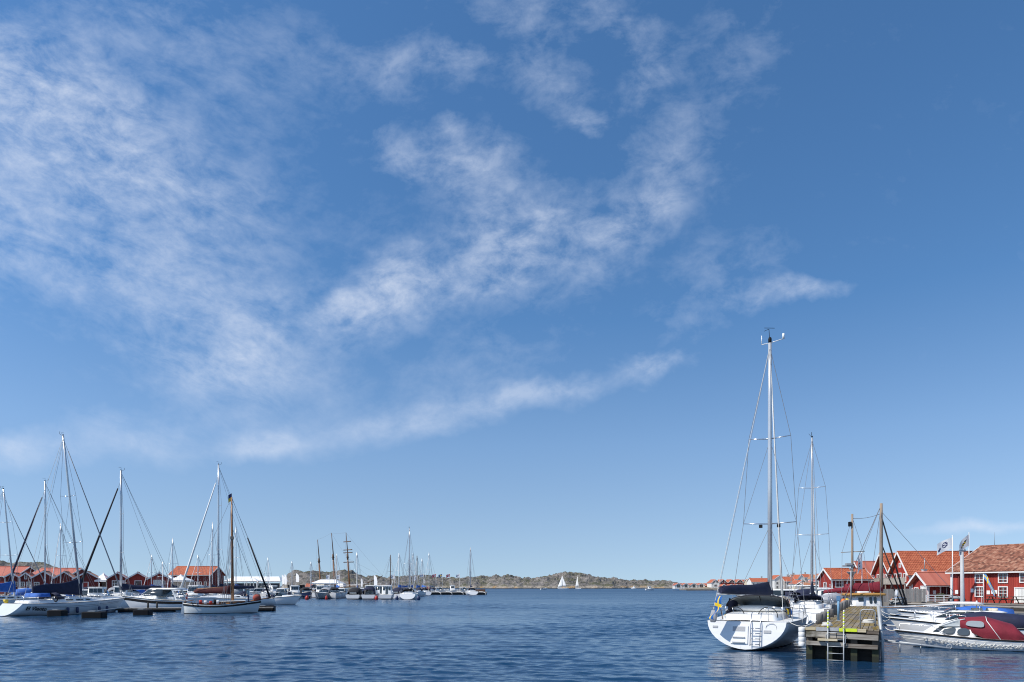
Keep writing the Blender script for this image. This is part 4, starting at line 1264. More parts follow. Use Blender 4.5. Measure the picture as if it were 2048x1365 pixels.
def shrub(label, loc, r, h, seed):
    rng = random.Random(seed); t = thing('shrub', label, 'shrub', loc, 0)
    st = MB()
    for i in range(5):
        a = rng.random() * 6.3; st.tube([(0, 0, 0), (r * .3 * math.cos(a), r * .3 * math.sin(a), h * .5)], .025, 4, .01)
    st.build('stem', DARKSPAR, t)
    mb = MB()
    for i in range(520):
        a = rng.random() * 6.3; q = rng.random() ** .5; z = h * (.15 + .85 * rng.random())
        rr = r * q * (1 - .5 * (z / h) ** 2)
        c = V((rr * math.cos(a), rr * math.sin(a), z)); u = V((rng.gauss(0, 1), rng.gauss(0, 1), rng.gauss(0, 1))).normalized(); w = u.orthogonal().normalized(); s_ = .05 + .05 * rng.random()
        mb.add([c - u * s_, c + w * s_ * .5, c + u * s_, c - w * s_ * .5], [(0, 1, 2, 3)])
    mb.build('foliage', mat('shrub_leaves', (.045, .065, .025), .7, .4, 6), t)
p = ca + fd * -.6 + fnrm * 1.0
shrub('dark leafy shrub at the corner between annex and warehouse', (p.x, p.y, .95), .75, 1.0, 4)

# flag poles
def flagpole(label, px, d, top_py, base_z, cells, mats, w, h, ang, droop=.4, r=.07, wave=.10, slant=0, group='flags on white poles'):
    p = at(px, d); zt = zpix(top_py, d)
    t = thing('flagpole', label, 'flag', (p.x, p.y, base_z), 0, group)
    MB().tube([(0, 0, 0), (0, 0, (zt - base_z) * .5), (0, 0, zt - base_z)], r, 8, r * .6).ball((0, 0, zt - base_z + .06), r * 1.1, 6, 5).build('pole', WPAINT, t)
    f = flag_mesh(w, h, cells, wave, droop, slant).build('flag', mats, t)
    f.location = (0, 0, zt - base_z - .15); f.rotation_euler = (0, 0, ang)
    return t

def blot(nx, ny, spots):
    c = [[0] * nx for _ in range(ny)]
    for i, j, k in spots:
        c[j][i] = k
    return c
logo = blot(16, 10, [(x, y, 1) for x, y in ((6, 2), (7, 2), (8, 2), (5, 3), (6, 3), (9, 3), (5, 4), (7, 4), (8, 4), (9, 4), (5, 5), (6, 5), (9, 5), (6, 6), (7, 6), (8, 6), (12, 5), (13, 5), (13, 6), (12, 6), (13, 7), (14, 7), (14, 6))])
logo2 = blot(16, 10, [(x, y, 1) for x, y in ((4, 3), (5, 3), (6, 3), (5, 4), (7, 4), (8, 4), (6, 5), (9, 5), (8, 5), (10, 6), (11, 6), (7, 6), (12, 7), (11, 5))] + [(x, y, 2) for x, y in ((5, 5), (6, 4), (9, 4), (7, 5), (10, 5), (9, 6))])
flagpole('white flag with navy emblem on the white pole in front of the warehouse corner', 1905, 76, 1073, .95, logo, [FWHITE, FNAVY], 1.75, 1.25, R(172), .42)
flagpole('white flag with dark and yellow emblem on the pole behind the warehouse roof', 1938, 97, 1067, .95, logo2, [FWHITE, BLACK, SWYEL], 2.1, 1.6, R(195), .75)
flagpole('white pennant with small red mark above the small cottage', 1724, 96, 1104, .95, blot(8, 10, [(3, 5, 1), (4, 5, 1), (4, 6, 1), (3, 7, 2)]), [FWHITE, FRED, BLACK], 1.0, 2.2, R(200), .8)
# the hanging blue flag on the warehouse wall
p = ca + fd * 3.75 + fnrm * .35
t = thing('wall_flag', 'blue and yellow flag drooping from a white pole on the warehouse', 'flag', (p.x, p.y, .95), fa)
MB().tube([(0, 0, 0), (0, 0, 3.4)], .045, 6).build('pole', WPAINT, t)
f = flag_mesh(1.4, .7, SWEDEN, .06, 1.5).build('flag', [LBLUE, SWYEL], t); f.location = (0.05, 0, 3.4)

# ------------------------------------------------------------------ timber wharf under the houses
wh = thing('wharf', 'dark timber wharf in front of the red houses', 'wharf', (0, 0, 0), 0)
wp = [at(1778, 72), at(1815, 71), at(1880, 68), at(1960, 63), at(2060, 58), at(2200, 50)]
for a, b in zip(wp, wp[1:]):
    dr = (b - a).normalized(); nr = V((-dr.y, dr.x, 0)); L_ = (b - a).length
    for k in range(5):
        A = a + nr * (k * .62 + .3); B_ = b + nr * (k * .62 + .3)
        MB().bar(A + V((0, 0, 1.02)), B_ + V((0, 0, 1.02)), .58, .08).build('deck_plank', FENCEW if k < 1 else JETTYW, wh)
    MB().bar(a + V((0, 0, .78)), b + V((0, 0, .78)), .12, .30).build('edge_beam', JETTYW, wh)
    for i in range(int(L_ / 1.6) + 1):
        q = a + dr * i * 1.6 + nr * .15
        MB().tube([q + V((0, 0, -.8)), q + V((0, 0, .95))], .12, 7).build('pile', PILEW if i % 3 == 0 else JETTYW, wh)
wk = thing('walkway', 'pale planked floating walkway below the wharf', 'walkway', (0, 0, 0), 0)
wp2 = [at(1790, 60), at(1900, 56), at(1990, 52), at(2120, 46)]
for a, b in zip(wp2, wp2[1:]):
    dr = (b - a).normalized(); nr = V((-dr.y, dr.x, 0))
    for k in range(4):
        MB().bar(a + nr * k * .36 + V((0, 0, .62)), b + nr * k * .36 + V((0, 0, .62)), .33, .06).build('deck_plank', PONTW if k else FENCEW, wk)
    MB().bar(a + nr * .6 + V((0, 0, .3)), b + nr * .6 + V((0, 0, .3)), 1.3, .5).build('float', JETTYW, wk)

# ================================================================== the timber pier
pier = thing('timber_pier', 'mossy timber pier reaching towards the viewer', 'pier', PIER0, -PAX)
PW, PL, PZ = 2.5, 33.0, 1.22
for i in range(13):
    w = PW / 13
    x = w * (i + .5)
    cuts = sorted({0.0, PL} | {random.choice((4, 5, 6)) * 1.0 + 6.0 * k + random.choice((0, 1.5)) for k in range(5)})
    for a, b in zip(cuts, cuts[1:]):
        o = MB().box((0, 0, 0), (w - .022, b - a - .012, .05)).build('deck_plank', PLANK, pier)
        o.location = (x, (a + b) / 2, PZ - .025 + random.uniform(-.006, .006)); o.rotation_euler = (random.uniform(-.002, .002), random.uniform(-.006, .006), 0)
for i in range(17):
    o = MB().box((PW / 2, i * 2.0 + .35, PZ - .17), (PW - .1, .18, .22)).build('joist', JETTYW, pier)
for x in (.12, PW - .12): MB().box((x, PL / 2, PZ - .38), (.2, PL - .3, .20)).build('stringer', JETTYW, pier)
for i in range(9):
    for x in (.14, 1.25, PW - .14):
        if i == 0 or x != 1.25:
            MB().tube([(x, i * 4.0 + .45, -2), (x, i * 4.0 + .45, PZ - .3)], .14, 8).build('pile', JETTYW, pier)
# end face: cap pieces and rubbing timbers
def endbar(name, x0, x1, z, h, dpt, m, y=0.0, tilt=0.0):
    return MB().box(((x0 + x1) / 2, y - dpt / 2, z), (x1 - x0, dpt, h), 0, 0, tilt).build(name, m, pier)
WEEDY = hull_mat('weedy_pile', (.085, .07, .055), (.030, .034, .014), (.012, .015, .007), .50, .22, .8)
CAPW = wood_mat('new_cap_timber', (.42, .34, .20), (.60, .52, .36), 0, .8)
endbar('cap_timber', -.02, .34, PZ - .02, .12, .14, CAPW)
endbar('cap_timber', .35, 1.14, PZ - .03, .13, .15, mat('grey_cap', (.36, .37, .38), .8, .15, 6, .4, 14))
endbar('cap_timber', 1.15, 1.76, PZ - .04, .115, .16, LIME)
endbar('cap_timber', 1.77, 2.06, PZ - .05, .115, .15, CAPW)
endbar('cap_timber', 2.07, 2.48, PZ - .12, .10, .12, BEAMW)
endbar('rubbing_timber', .0, 1.05, .985, .22, .16, BEAMW, 0, R(1.0)); endbar('rubbing_timber', 1.07, 2.46, .935, .19, .15, BEAMW, 0, R(1.6))
endbar('rubbing_timber', .0, 1.30, .64, .15, .16, BEAMW, 0, R(1.2)); endbar('rubbing_timber', 1.32, 2.44, .58, .15, .15, BEAMW, 0, R(1.5))
endbar('step_board', .42, 1.10, .80, .075, .30, CAPW)
for x in (.10, .80, 1.65, 2.36): MB().box((x, .1, .3), (.22, .22, 1.7)).build('end_pile', WEEDY, pier)
MB().box((PW / 2, .42, .3), (PW - .1, .06, 1.0)).build('back_planking', JETTYW, pier)
MB().box((2.30, .55, PZ + .04), (.10, 1.0, .09), R(6)).build('kerb_timber', PLANK, pier)
# white fender column at the corner
fc = MB()
for k in range(4): fc.lathe([(.115, .50 + k * .185), (.128, .52 + k * .185), (.128, .665 + k * .185), (.115, .683 + k * .185)], 14, (-.16, -.02, 0))
tag(fc.build('fender_column', WPAINT), 'white segmented plastic fender column on the pier corner', 'fender', None, PIER0, -PAX)
# swimming ladder
lad = thing('ladder', 'aluminium ladder with yellow banded handrails on the pier end', 'ladder', PIER0, -PAX)
for x in (.77, 1.31):
    MB().tube([(x, -.22, -.9), (x, -.22, 1.24)], .022, 6).build('stile', GALV, lad)
    h = MB()
    for k in range(10):
        h.mi = k % 2
        h.tube([(x, -.2 + .012 * k, 1.24 + k * .068), (x, -.2 + .012 * (k + 1), 1.24 + (k + 1) * .068)], .028, 7)
    h.build('handrail', [LIME, WPAINT], lad)
    MB().tube([(x, -.22, 1.06), (x + (.06 if x > 1 else -.06), -.24, .98), (x + (.06 if x > 1 else -.06), -.24, .70), (x, -.22, .62)], .018, 6).build('grab_loop', GALV, lad)
for k in range(8): MB().tube([(.77, -.22, -.75 + k * .26), (1.31, -.22, -.75 + k * .26)], .016, 6).build('rung', GALV, lad)
tag(MB().tube([(1.86, .22, PZ), (1.86, .22, PZ + .62), (1.89, .22, PZ + .70), (1.96, .22, PZ + .73), (2.26, .22, PZ + .73), (2.33, .22, PZ + .70), (2.36, .22, PZ + .62), (2.36, .22, PZ)], .024, 8).build('hoop_rail', GALV), 'galvanised hoop rail standing on the pier end', 'railing', None, PIER0, -PAX)
# cleats and coiled ropes on the deck
for i, yl in enumerate((3.0, 7.5, 12.0, 17.0)):
    t = thing('mooring_cleat', ['nearest', 'second', 'third', 'farthest'][i] + ' dark iron cleat on the right edge of the pier deck', 'cleat', PIER0 + AC * 2.33 + AX * yl + V((0, 0, PZ)), -PAX, 'iron cleats on the pier')
    MB().box((0, 0, .03), (.10, .16, .06)).build('base', BLACK, t); MB().tube([(0, -.18, .09), (0, .18, .09)], .028, 6).build('horn', BLACK, t)
for i, (xl, yl, r_) in enumerate(((.62, 1.55, .20), (2.05, 5.2, .24))):
    mb = MB(); rg = random.Random(i)
    for k in range(5):
        mb.torus((rg.uniform(-.02, .02), rg.uniform(-.02, .02), .02 + .028 * k), r_ - .012 * k, .017, 'z', 20, 5)
    tag(mb.build('rope_coil', WIRE_L), ['coil of white rope beside the ladder on the pier', 'coil of white rope by the right edge of the pier'][i], 'rope', 'coiled ropes on the pier', PIER0 + AC * xl + AX * yl + V((0, 0, PZ)), i)
# bollards
ord_ = ['nearest', 'second', 'third', 'fourth', 'fifth', 'sixth', 'seventh', 'eighth', 'ninth', 'farthest']
bpro = None
for i, dd in enumerate((29.4, 31.3, 33.4, 35.6, 38.2, 41, 44, 47, 50, 53)):
    yl = (dd - 26.5) / .879; hgt = .44 + .02 * (i % 3) + (.12 if i > 3 else 0)
    if bpro is None:
        o = MB().lathe([(.15, 0), (.145, .38), (.135, .425), (.02, .44)], 12).build('bollard', PILEW); bpro = o
    else:
        o = bpro.copy(); C.objects.link(o)
    loc = PIER0 + AC * (.22 + .02 * (i % 2)) + AX * yl + V((0, 0, PZ))
    o.scale = (1, 1, hgt / .44)
    tag(o, ord_[i] + ' round grey timber bollard along the pier edge', 'bollard', 'timber bollards on the pier', loc, i)
sp = PIER0 + AC * .78 + AX * 6.6 + V((0, 0, PZ))
t = thing('service_post', 'slim light blue post standing on the pier', 'post', sp, -PAX)
MB().tube([(0, 0, 0), (0, 0, 1.12)], .05, 8).build('shaft', mat('pale_blue_paint', (.16, .32, .48), .5, .1, 5), t)
MB().box((0, 0, 1.05), (.16, .12, .22)).build('socket_box', mat('blue_box', (.08, .20, .36), .5, .1, 5), t)
MB().box((0, 0, .01), (.22, .22, .02)).build('base_plate', GALV, t)
# thing on the right edge: leaning steel pole and mooring booms
mp0 = PIER0 + AC * 2.56 + AX * .8
t = thing('mooring_pole', 'leaning galvanised pole at the near right corner of the pier', 'pole', mp0, -PAX)
MB().tube([(-.10, .3, 2.05), (.02, -.1, .75), (.05, -.2, -.6)], .065, 8, .055).build('shaft', GALV, t)
MB().box((.02, -.05, .75), (.2, .2, .06)).build('collar', GALV, t)
def boom(label, along, ln, z=.62):
    b = PIER0 + AC * 2.5 + AX * along
    t = thing('mooring_boom', label, 'mooring boom', b, -PAX, 'steel mooring booms on the pier')
    MB().tube([(0, .25, z + .1), (ln, 0, z - .12)], .045, 6).build('arm', GALV, t)
    MB().tube([(0, -.45, z + .1), (ln * .6, -.05, z - .05)], .03, 6).build('brace', GALV, t)
    for k in (.3, .6): MB().tube([(ln * k, .05, z), (ln * k, .05, z - .35)], .02, 4).build('strut', GALV, t)
    MB().torus((ln, 0, z - .05), .08, .018, 'y', 12, 5).build('ring', GALV, t)
boom('mooring boom in front of the red-canopied boat', 1.6, 2.3)
boom('mooring boom beyond the white hardtop boat', 13.8, 2.6)

# ================================================================== main yacht on the pier's left side
ya = at(1492, 30)
rt, H, g = yacht('large white sailing yacht moored stern-on beside the timber pier', ya, math.pi / 2 - PAX, L=12.6, B=3.95, fb=1.28, mast=15.78, mx=.575, spr=((.33, 1.33), (.645, 1.05)),
    cover=NAVY, hoodm=None, furl=WCAN, boom=R(20), bl=.40, hull=HULL_W, strake=GALV, det=2, jib_r=.075, wr=.012, rt=.28, stern=.84, mast_r=.125, boom_h=.95, cov_h=(.66, .32), gear=False, flare=1.0)
zd = g['zd']; top = g['top']
# masthead: anemometer arm, aerials, light
ms = [c for c in rt.children if c.name.startswith('mast')][0]
MB().tube([top, top + V((0, .42, -.02))], .022, 5).tube([top + V((0, .42, -.02)), top + V((0, .42, .46))], .02, 5).build('aerial', WHITE, ms)
MB().tube([top, top + V((.2, -.65, .18))], .022, 5).tube([top + V((.2, -.65, .18)), top + V((.2, -.65, .46))], .06, 6).build('radar_reflector', WHITE, ms)
MB().tube([top, top + V((0, .05, .75))], .014, 4).tube([top + V((-.2, .25, .78)), top + V((.25, -.2, .84))], .014, 4).tube([top + V((0, .05, .75)), top + V((.05, .3, .70))], .012, 4).build('wind_vane', BLACK, ms)
MB().lathe([(.05, 0), (.09, .06), (.09, .22), (.06, .3)], 8, top).build('masthead_light', BLACK, ms)
for y in (.45, -.45): MB().box(g['mp'](lerp(zd, 15.78, .33)) + V((-.1, y, -.12)), (.16, .16, .16)).build('deck_light', BLACK, ms)
# tall sprayhood: black canvas, clear front, grey dodger bundled inside
x0 = 3.1
hd, _ = hood(rt, 'sprayhood', BLACKC, [(x0, 1.50, zd - .05, 1.04), (x0 + .22, 1.48, zd - .05, 1.07)], 13, .03, .42)
hood(rt, 'sprayhood_window', CLEAR, [(x0 + .22, 1.46, zd - .05, 1.05), (x0 + .75, 1.42, zd, .98), (x0 + 1.6, 1.25, zd + .10, .34)], 13, .015, .42)
for k in (-.5, 0.02, .5): MB().tube([(x0 + .7, k * 1.3, zd + 1.0), (x0 + 1.6, k * 1.25, zd + .46)], .03, 4).build('hood_seam', BLACKC, hd)
for sd in (1, -1): MB().panel((x0 + .1, sd * 1.47, zd), (x0 + 1.7, sd * 1.28, zd + .1), (x0 + 1.2, sd * 1.1, zd + .62), (x0 + .1, sd * 1.34, zd + .86), 0, 1, 0, 1, .01, .015).build('hood_side', BLACKC if sd < 0 else NAVY, hd)
MB().rings([[V((x0 + .7 + .25 * math.cos(a), y, zd + .34 + (.16 if abs(y) < .8 else .1) * math.sin(a))) for a in (2 * math.pi * k / 8 for k in range(8))] for y in (-1.2, -.8, -.3, .2, .7, 1.2)]).build('folded_canvas', WCAN, rt)
MB().box((x0 - .6, 1.15, zd + .03), (.5, .5, .10), .2).build('cushion', YELLOW, rt)
# cockpit: wheels, table, winches
for y in (.72, -.72):
    wl = MB().torus((1.35, y, zd + .06), .42, .018, 'x', 24, 5).build('steering_wheel', BLACK, rt)
    sp_ = MB()
    for k in range(5): sp_.tube([(1.35, y, zd + .06), (1.35, y + .42 * math.cos(k * 1.2566), zd + .06 + .42 * math.sin(k * 1.2566))], .01, 4)
    sp_.build('spokes', STEEL, wl)
    MB().box((1.5, y, zd - .15), (.25, .3, .6)).build('pedestal', WHITE, rt)
MB().box((2.4, 0, zd + .02), (1.0, .5, .35)).build('cockpit_table', WHITE, rt)
for y in (1.25, -1.25): MB().lathe([(.1, 0), (.07, .08), (.09, .18), (.02, .2)], 10, (2.1, y, zd + .28)).build('winch', STEEL, rt)
# transom fittings
tp = lambda y, z: V((-H.rt * (1 - z / H.sheer(0)) - .012, y, z))
def tpanel(name, y0, y1, z0, z1, m, th=.02, parent=rt, off=.0):
    a, b, c, d = tp(y0, z0), tp(y1, z0), tp(y1, z1), tp(y0, z1)
    n = V((-1, 0, 0)); o = MB().prism([p + n * off for p in (a, b, c, d)], n * th).build(name, m, parent); return o
GREYP = mat('pale_blue_gelcoat', (.48, .54, .58), .35, .05)
SHADEP = mat('grey_nonskid_and_shade', (.38, .39, .40), .7, .1, 20)  # grey nonskid for the treads; on the recess panel this grey paints shade
st = tpanel('bathing_step', -.10, .62, .32, 1.10, WHITE, .03)
tpanel('recess_shade_panel', .02, .54, .86, 1.06, SHADEP, .012, st, .03); tpanel('step_tread', .02, .54, .58, .62, SHADEP, .05, st, .03); tpanel('step_tread', .02, .54, .36, .40, SHADEP, .05, st, .03)  # no hollow here: a raised darker panel paints the shade of the recess
tpanel('vent', 1.20, 1.42, .98, 1.07, SHADEP, .012, rt, .0)
tpanel('name_panel', -1.05, -.75, .80, .92, SHADEP, .01)
for y in (-.22, -.62): MB().tube([tp(y, .24) + V((-.1, 0, 0)), tp(y, 1.2) + V((-.08, 0, 0)), tp(y, 1.62) + V((.05, 0, 0)), tp(y, 1.66) + V((.3, 0, 0))], .02, 6).build('ladder_stile', STEEL, rt)
for z in (.32, .55, .78, 1.0): MB().tube([tp(-.22, z) + V((-.1, 0, 0)), tp(-.62, z) + V((-.1, 0, 0))], .02, 6).build('ladder_rung', STEEL, rt)
MB().torus((-.06, -1.05, 1.02), .22, .012, 'x', 20, 5).build('coiled_rope', WIRE_L, rt)
MB().rings([ring_rect(-.12, .1, .14, .1, 1.05, None, .06), ring_rect(-.16, .12, .16, .12, 1.45, None, .06), ring_rect(-.1, .08, .08, .06, 1.75, None, .04)]).build('stern_bag', GREYC, rt).location = (.12, 1.42, 0)
fender(rt, (5.2, -2.08, .25), .75, .14, WHITE); fender(rt, (7.6, -1.98, .3), .75, .14, WHITE); fender(rt, (2.8, -2.02, .25), .75, .14, BLACK)
# ensign on a slanting staff
en = thing('ensign', 'blue and yellow ensign on the stern of the large white yacht', 'flag', (ya.x, ya.y, 0), math.pi / 2 - PAX)
a, b = V((.05, 1.0, 1.35)), V((-.45, 1.12, 2.45))
MB().tube([a, b], .02, 6).build('staff', MASTWOOD, en)
f = flag_mesh(1.08, .42, SWEDEN, .13, .0).build('flag', [SWBLUE, SWYEL], en)
fx = V((-.10, .30, -.95)).normalized(); fz = V((.80, .62, .25)); fz = (fz - fx * fz.dot(fx)).normalized(); fy = fz.cross(fx)
f.matrix_local = Matrix.Translation(b + V((0, -.02, -.03))) @ Matrix((fx, fy, fz)).transposed().to_4x4()
# mooring lines to the pier
for i, (p, q) in enumerate(((H.rail(.05, -1, .1, .05), (2.2, .1)), (H.rail(.9, -1, .1, .05), (14.5, .2)))):
    A = rt.matrix_basis @ p if False else V(ya) + AX * p.x + V((-AC.x, -AC.y, 0)) * p.y + V((0, 0, p.z))
    B_ = PIER0 + AX * q[0] + AC * .2 + V((0, 0, PZ + .2))
    o = MB().tube([lerp(A, B_, k / 6) - V((0, 0, .25 * math.sin(math.pi * k / 6))) for k in range(7)], .016, 5).build('mooring_line', WIRE_L)
    tag(o, ['white stern line from the large yacht to the pier', 'white bow line from the large yacht to the pier'][i], 'rope', 'mooring lines')
# small ensign beside the pier bollards
p = at(1610, 33.5, 0)
t = thing('ensign', 'drooping blue and yellow ensign beside the nearest bollards', 'flag', (p.x - .3, p.y + 1.2, .9), 0)
MB().tube([(0, 0, 0), (.02, 0, 1.25)], .018, 6).build('staff', MASTWOOD, t)
f = flag_mesh(.95, .5, SWEDEN, .07, 0).build('flag', [SWBLUE, SWYEL], t); f.location = (.03, 0, 1.2); f.rotation_euler = (0, R(78), R(20))

# second yacht ahead of it
p2 = PIER0 + AX * 25.5 - AC * 2.45
rt2, H2, g2 = yacht('white sailing yacht with tall navy sail bag, ahead of the large yacht', p2, math.pi / 2 - PAX, L=10.8, B=3.4, fb=1.15, mast=14.9, mx=.58, spr=((.42, 1.25), (.70, 1.0)), cover=NAVY, hoodm=NAVY, furl=WCAN, boom=R(-3), hull=HULL_W, det=1, cov_h=(1.0, .35), boom_h=.9, bl=.38, wr=.013)
# ketch lying across the pier head
kp = at(1676, 60.5)
kt, HK, gk = yacht('old wooden ketch with maroon sail covers lying across the pier head', kp, math.atan2(-.12, 1), L=10.5, B=3.1, fb=1.0, mast=10.1, mx=.345, spr=(), cover=MAROON, hoodm=None, furl=BLACKC, jib=False, hull=HULL_CL, strake=TEAK, det=0, mastm=OLDSPAR, boom_h=1.25, cov_h=(.85, .5), bl=.30, mast_r=.17, wr=.018, rt=.1, stern=.5, gear=False, cabin=False, name='wooden_ketch', group='wooden sailing boats', boom=0)
def whl(v): return V(v)
wh_, q = deckhouse(kt, 'wheelhouse', WPAINT, .9, 3.35, 1.15, 1.05, .95, 1.0, 1.02, 1.02, .0, .06, .05)
windows(wh_, q['star'], [(.10, .32)], .52, .86, GLASS, .1); windows(wh_, q['star'], [(.56, .68), (.74, .86)], .32, .88, GLASS, .3)
MB().rings([ring_rect(.6, 3.6, 1.28, 1.2, 1.97, 2.0, .2), ring_rect(.58, 3.62, 1.30, 1.22, 2.14, 2.16, .2), ring_rect(.75, 3.4, 1.1, 1.0, 2.2, 2.22, .2)]).build('wheelhouse_roof', wood_mat('ochre_roof_edge', (.34, .16, .035), (.50, .27, .07), 0, .5), kt)
MB().rings([ring_rect(1.5, 2.6, .5, .45, 2.2, None, .2), ring_rect(1.55, 2.5, .42, .4, 2.36, None, .2)]).build('liferaft', WHITE, kt)
mz = V((1.2, 0, 2.0))
zm = MB().tube([mz + V((0, 0, -.9)), mz + V((0, 0, 7.2))], .12, 8, .09).build('mizzen_mast', OLDSPAR, kt)
MB().tube([mz + V((0, 0, 3.85)), mz + V((1.05, 0, 3.9))], .035, 5).tube([mz + V((0, 0, 3.85)), mz + V((-.95, 0, 3.8))], .03, 5).build('crosstree', OLDSPAR, zm)
MB().lathe([(.12, 0), (.42, .30), (.44, .34), (.1, .35)], 10, mz + V((-.05, 0, 1.75))).build('light_bracket', GALV, zm)
MB().box(mz + V((-.35, 0, 2.6)), (.9, .3, .12)).box(mz + V((-.3, 0, 2.75)), (.5, .4, .18)).build('radar_scanner', GREYC, zm)
MB().box(mz + V((-.2, 0, 6.3)), (.2, .3, .4)).build('halyard_block', BLACK, zm)
for sx in (.95, -.85):
    wire(kt, mz + V((sx, 0, 3.85)), mz + V((0, 0, 6.9)), .015, name='shroud'); wire(kt, mz + V((sx, 0, 3.85)), mz + V((sx * 1.4, -.8, -.8)), .015, name='shroud')
wire(kt, mz + V((0, 0, 6.8)), gk['mp'](9.2), .02, name='triatic_stay', sag=.15)
for k, (zt, xe, r_) in enumerate(((9.0, 5.75, .085), (6.6, 5.6, .07), (5.0, 5.3, .06))):
    MB().tube([gk['mp'](zt), (xe, 0, 1.15)], r_ * .7, 6, r_).build('furled_headsail', BLACKC, kt)
sail_cover(kt, (1.1, -.3, 2.42), (-1.3, -.3, 2.2), .5, .25, MAROON)
MB().tube([(4.6, -.4, 1.0), (4.7, -.5, 2.3)], .03, 6).lathe([(.02, .0), (.16, .15), (.12, .5), (.03, .6)], 8, (4.68, -.5, 1.9)).build('danbuoy', FWHITE, kt)

# fishing gear on the pier head
def gear_heap():
    items = [('fish_box', 'light blue fish box standing by the pier head fence', 'box', LBLUE, 1802, 66, 1.7), ]
    p = at(1800, 68)
    t = thing('fish_box', 'light blue fish box on the wharf below the black stays', 'box', (p.x, p.y, 1.06), .2)
    MB().box((0, 0, .38), (.72, .5, .38)).build('tub', LBLUE, t); MB().box((0, 0, .60), (.78, .56, .05)).build('rim', LBLUE, t); MB().box((0, 0, .09), (.7, .5, .18)).build('pallet', JETTYW, t)
    for i, (px, d, m, lb, c) in enumerate(((1687, 57.2, ORANGE, 'orange net buoy hanging at the pier head bollards', 'buoy'), (1694, 58.2, YELLOW, 'yellow oilskin bag hanging by the grey pier post', 'bag'), (1786, 68.5, ORANGE, 'orange net buoy on the wharf rail', 'buoy'))):
        p = at(px, d)
        z0 = PZ + (.0 if px < 1750 else -.16)
        t = thing('buoy' if c == 'buoy' else 'oilskin_bag', lb, c, (p.x, p.y, z0), 0)
        MB().lathe([(.02, 0), (.2, .12), (.24, .3), (.18, .48), (.05, .56)], 10).build('float' if c == 'buoy' else 'sack', m, t)
        MB().tube([(0, 0, .56), (0, 0, .72)], .03, 5).build('eye', BLACK, t)
    rng = random.Random(5)
    p = at(1797, 66.5)
    t = thing('net_pile', 'grey heap of folded fishing net on the wharf', 'net', (p.x, p.y, 1.06), 0)
    mb = MB()
    for k in range(9):
        pts = [V((rng.uniform(-.7, .7), rng.uniform(-.4, .4), rng.uniform(.03, .55))) for _ in range(6)]
        mb.tube(pts, .09, 6)
    mb.build('netting', mat('fishing_net', (.30, .30, .29), .95, .3, 12, .8, 20), t)
gear_heap()
gp = at(1702, 58.6)
t = thing('lamp_post', 'slim grey lamp post at the pier head', 'lamp post', (gp.x, gp.y, PZ), 0)
MB().tube([(0, 0, 0), (0, 0, 3.1)], .06, 8, .045).build('shaft', GALV, t); MB().box((0, 0, 3.1), (.25, .2, .14)).build('lamp_head', GALV, t); MB().box((0, 0, .02), (.2, .2, .04)).build('base_plate', GALV, t)

# ================================================================== boats on the pier's right side, bows to the pier
HB = math.atan2(-AC.y, -AC.x)
def bow_in(px, d, L): return at(px, d) + AC * L
# red-canopied cuddy boat
rb, Hr = None, None
L_ = 6.6
root = thing('cuddy_boat', 'white cuddy boat with maroon canopy, nearest boat right of the pier', 'boat', (*bow_in(1787, 32.4, L_ * .87)[:2], 0), HB, 'boats moored bow-in to the pier')
root.scale = (.87, .92, .97)
HR = Hull(L_, 2.25, .50, .78, .86, .35, .0, .95, 2.2, .42, .7, .04, 17, 8)
HR.build(root, hull_mat('hull_lapstrake_white', (.70, .71, .71), (.70, .71, .71), (.015, .015, .018), .05, .03), WPAINT, BLACK, .04)
for z in (.68, .8, .9):
    for sd in (1, -1): MB().tube([HR.pt(i / 14, z, sd) * 1.0 for i in range(15)], .012, 4).build('lapstrake_edge', WPAINT, root)
cab, q = deckhouse(root, 'deckhouse', WPAINT, 2.9, 5.35, .92, .50, .47, .64, .64, .40, .05, .60, .16)
RIMC = mat('grey_window_rubber', (.12, .12, .12), .5, .1)
windows(cab, q['port'], [(.30, .60)], .22, .80, GREYGLASS, .32, RIMC, .05); windows(cab, q['port'], [(.65, .94)], .22, .76, GREYGLASS, .38, RIMC, .05)
windows(cab, q['port'], [(.10, .23)], .30, .84, GLASS, .2, RIMC, .05)
windows(cab, q['star'], [(.1, .4), (.46, .7)], .2, .8, GREYGLASS, .3, RIMC, .05)
ws, q2 = deckhouse(root, 'windscreen', CLEAR, 3.4, 4.55, .74, .60, 1.06, 1.04, .34, .26, .05, .75, .10, .0)
for sd in (1, -1): MB().tube([(4.5, sd * .56, 1.04), (3.85, sd * .54, 1.31), (3.4, sd * .66, 1.40)], .022, 5).build('screen_frame', WPAINT, ws)
cn, rs = hood(root, 'cockpit_canopy', MAROON, [(.75, .86, .46, .12), (1.35, .93, .46, .74), (2.5, .93, .50, 1.02), (3.62, .74, 1.02, .42)], 13, .02, .5)
MB().panel(V((3.5, .78, 1.08)), V((2.55, .92, .98)), V((2.6, .88, 1.36)), V((3.35, .74, 1.36)), .08, .95, .1, .9, .03, .01, .3).build('canopy_window', CLEAR, cn)
MB().panel(V((2.55, -.92, .98)), V((3.5, -.78, 1.08)), V((3.35, -.74, 1.36)), V((2.6, -.88, 1.36)), .08, .95, .1, .9, .03, .01, .3).build('canopy_window', CLEAR, cn)
MB().tube([(1.9, .96, .48), (2.2, .955, .9), (2.5, .90, 1.34), (2.5, .5, 1.53)], .018, 5).build('canopy_bow', WPAINT, cn)
rp = MB()
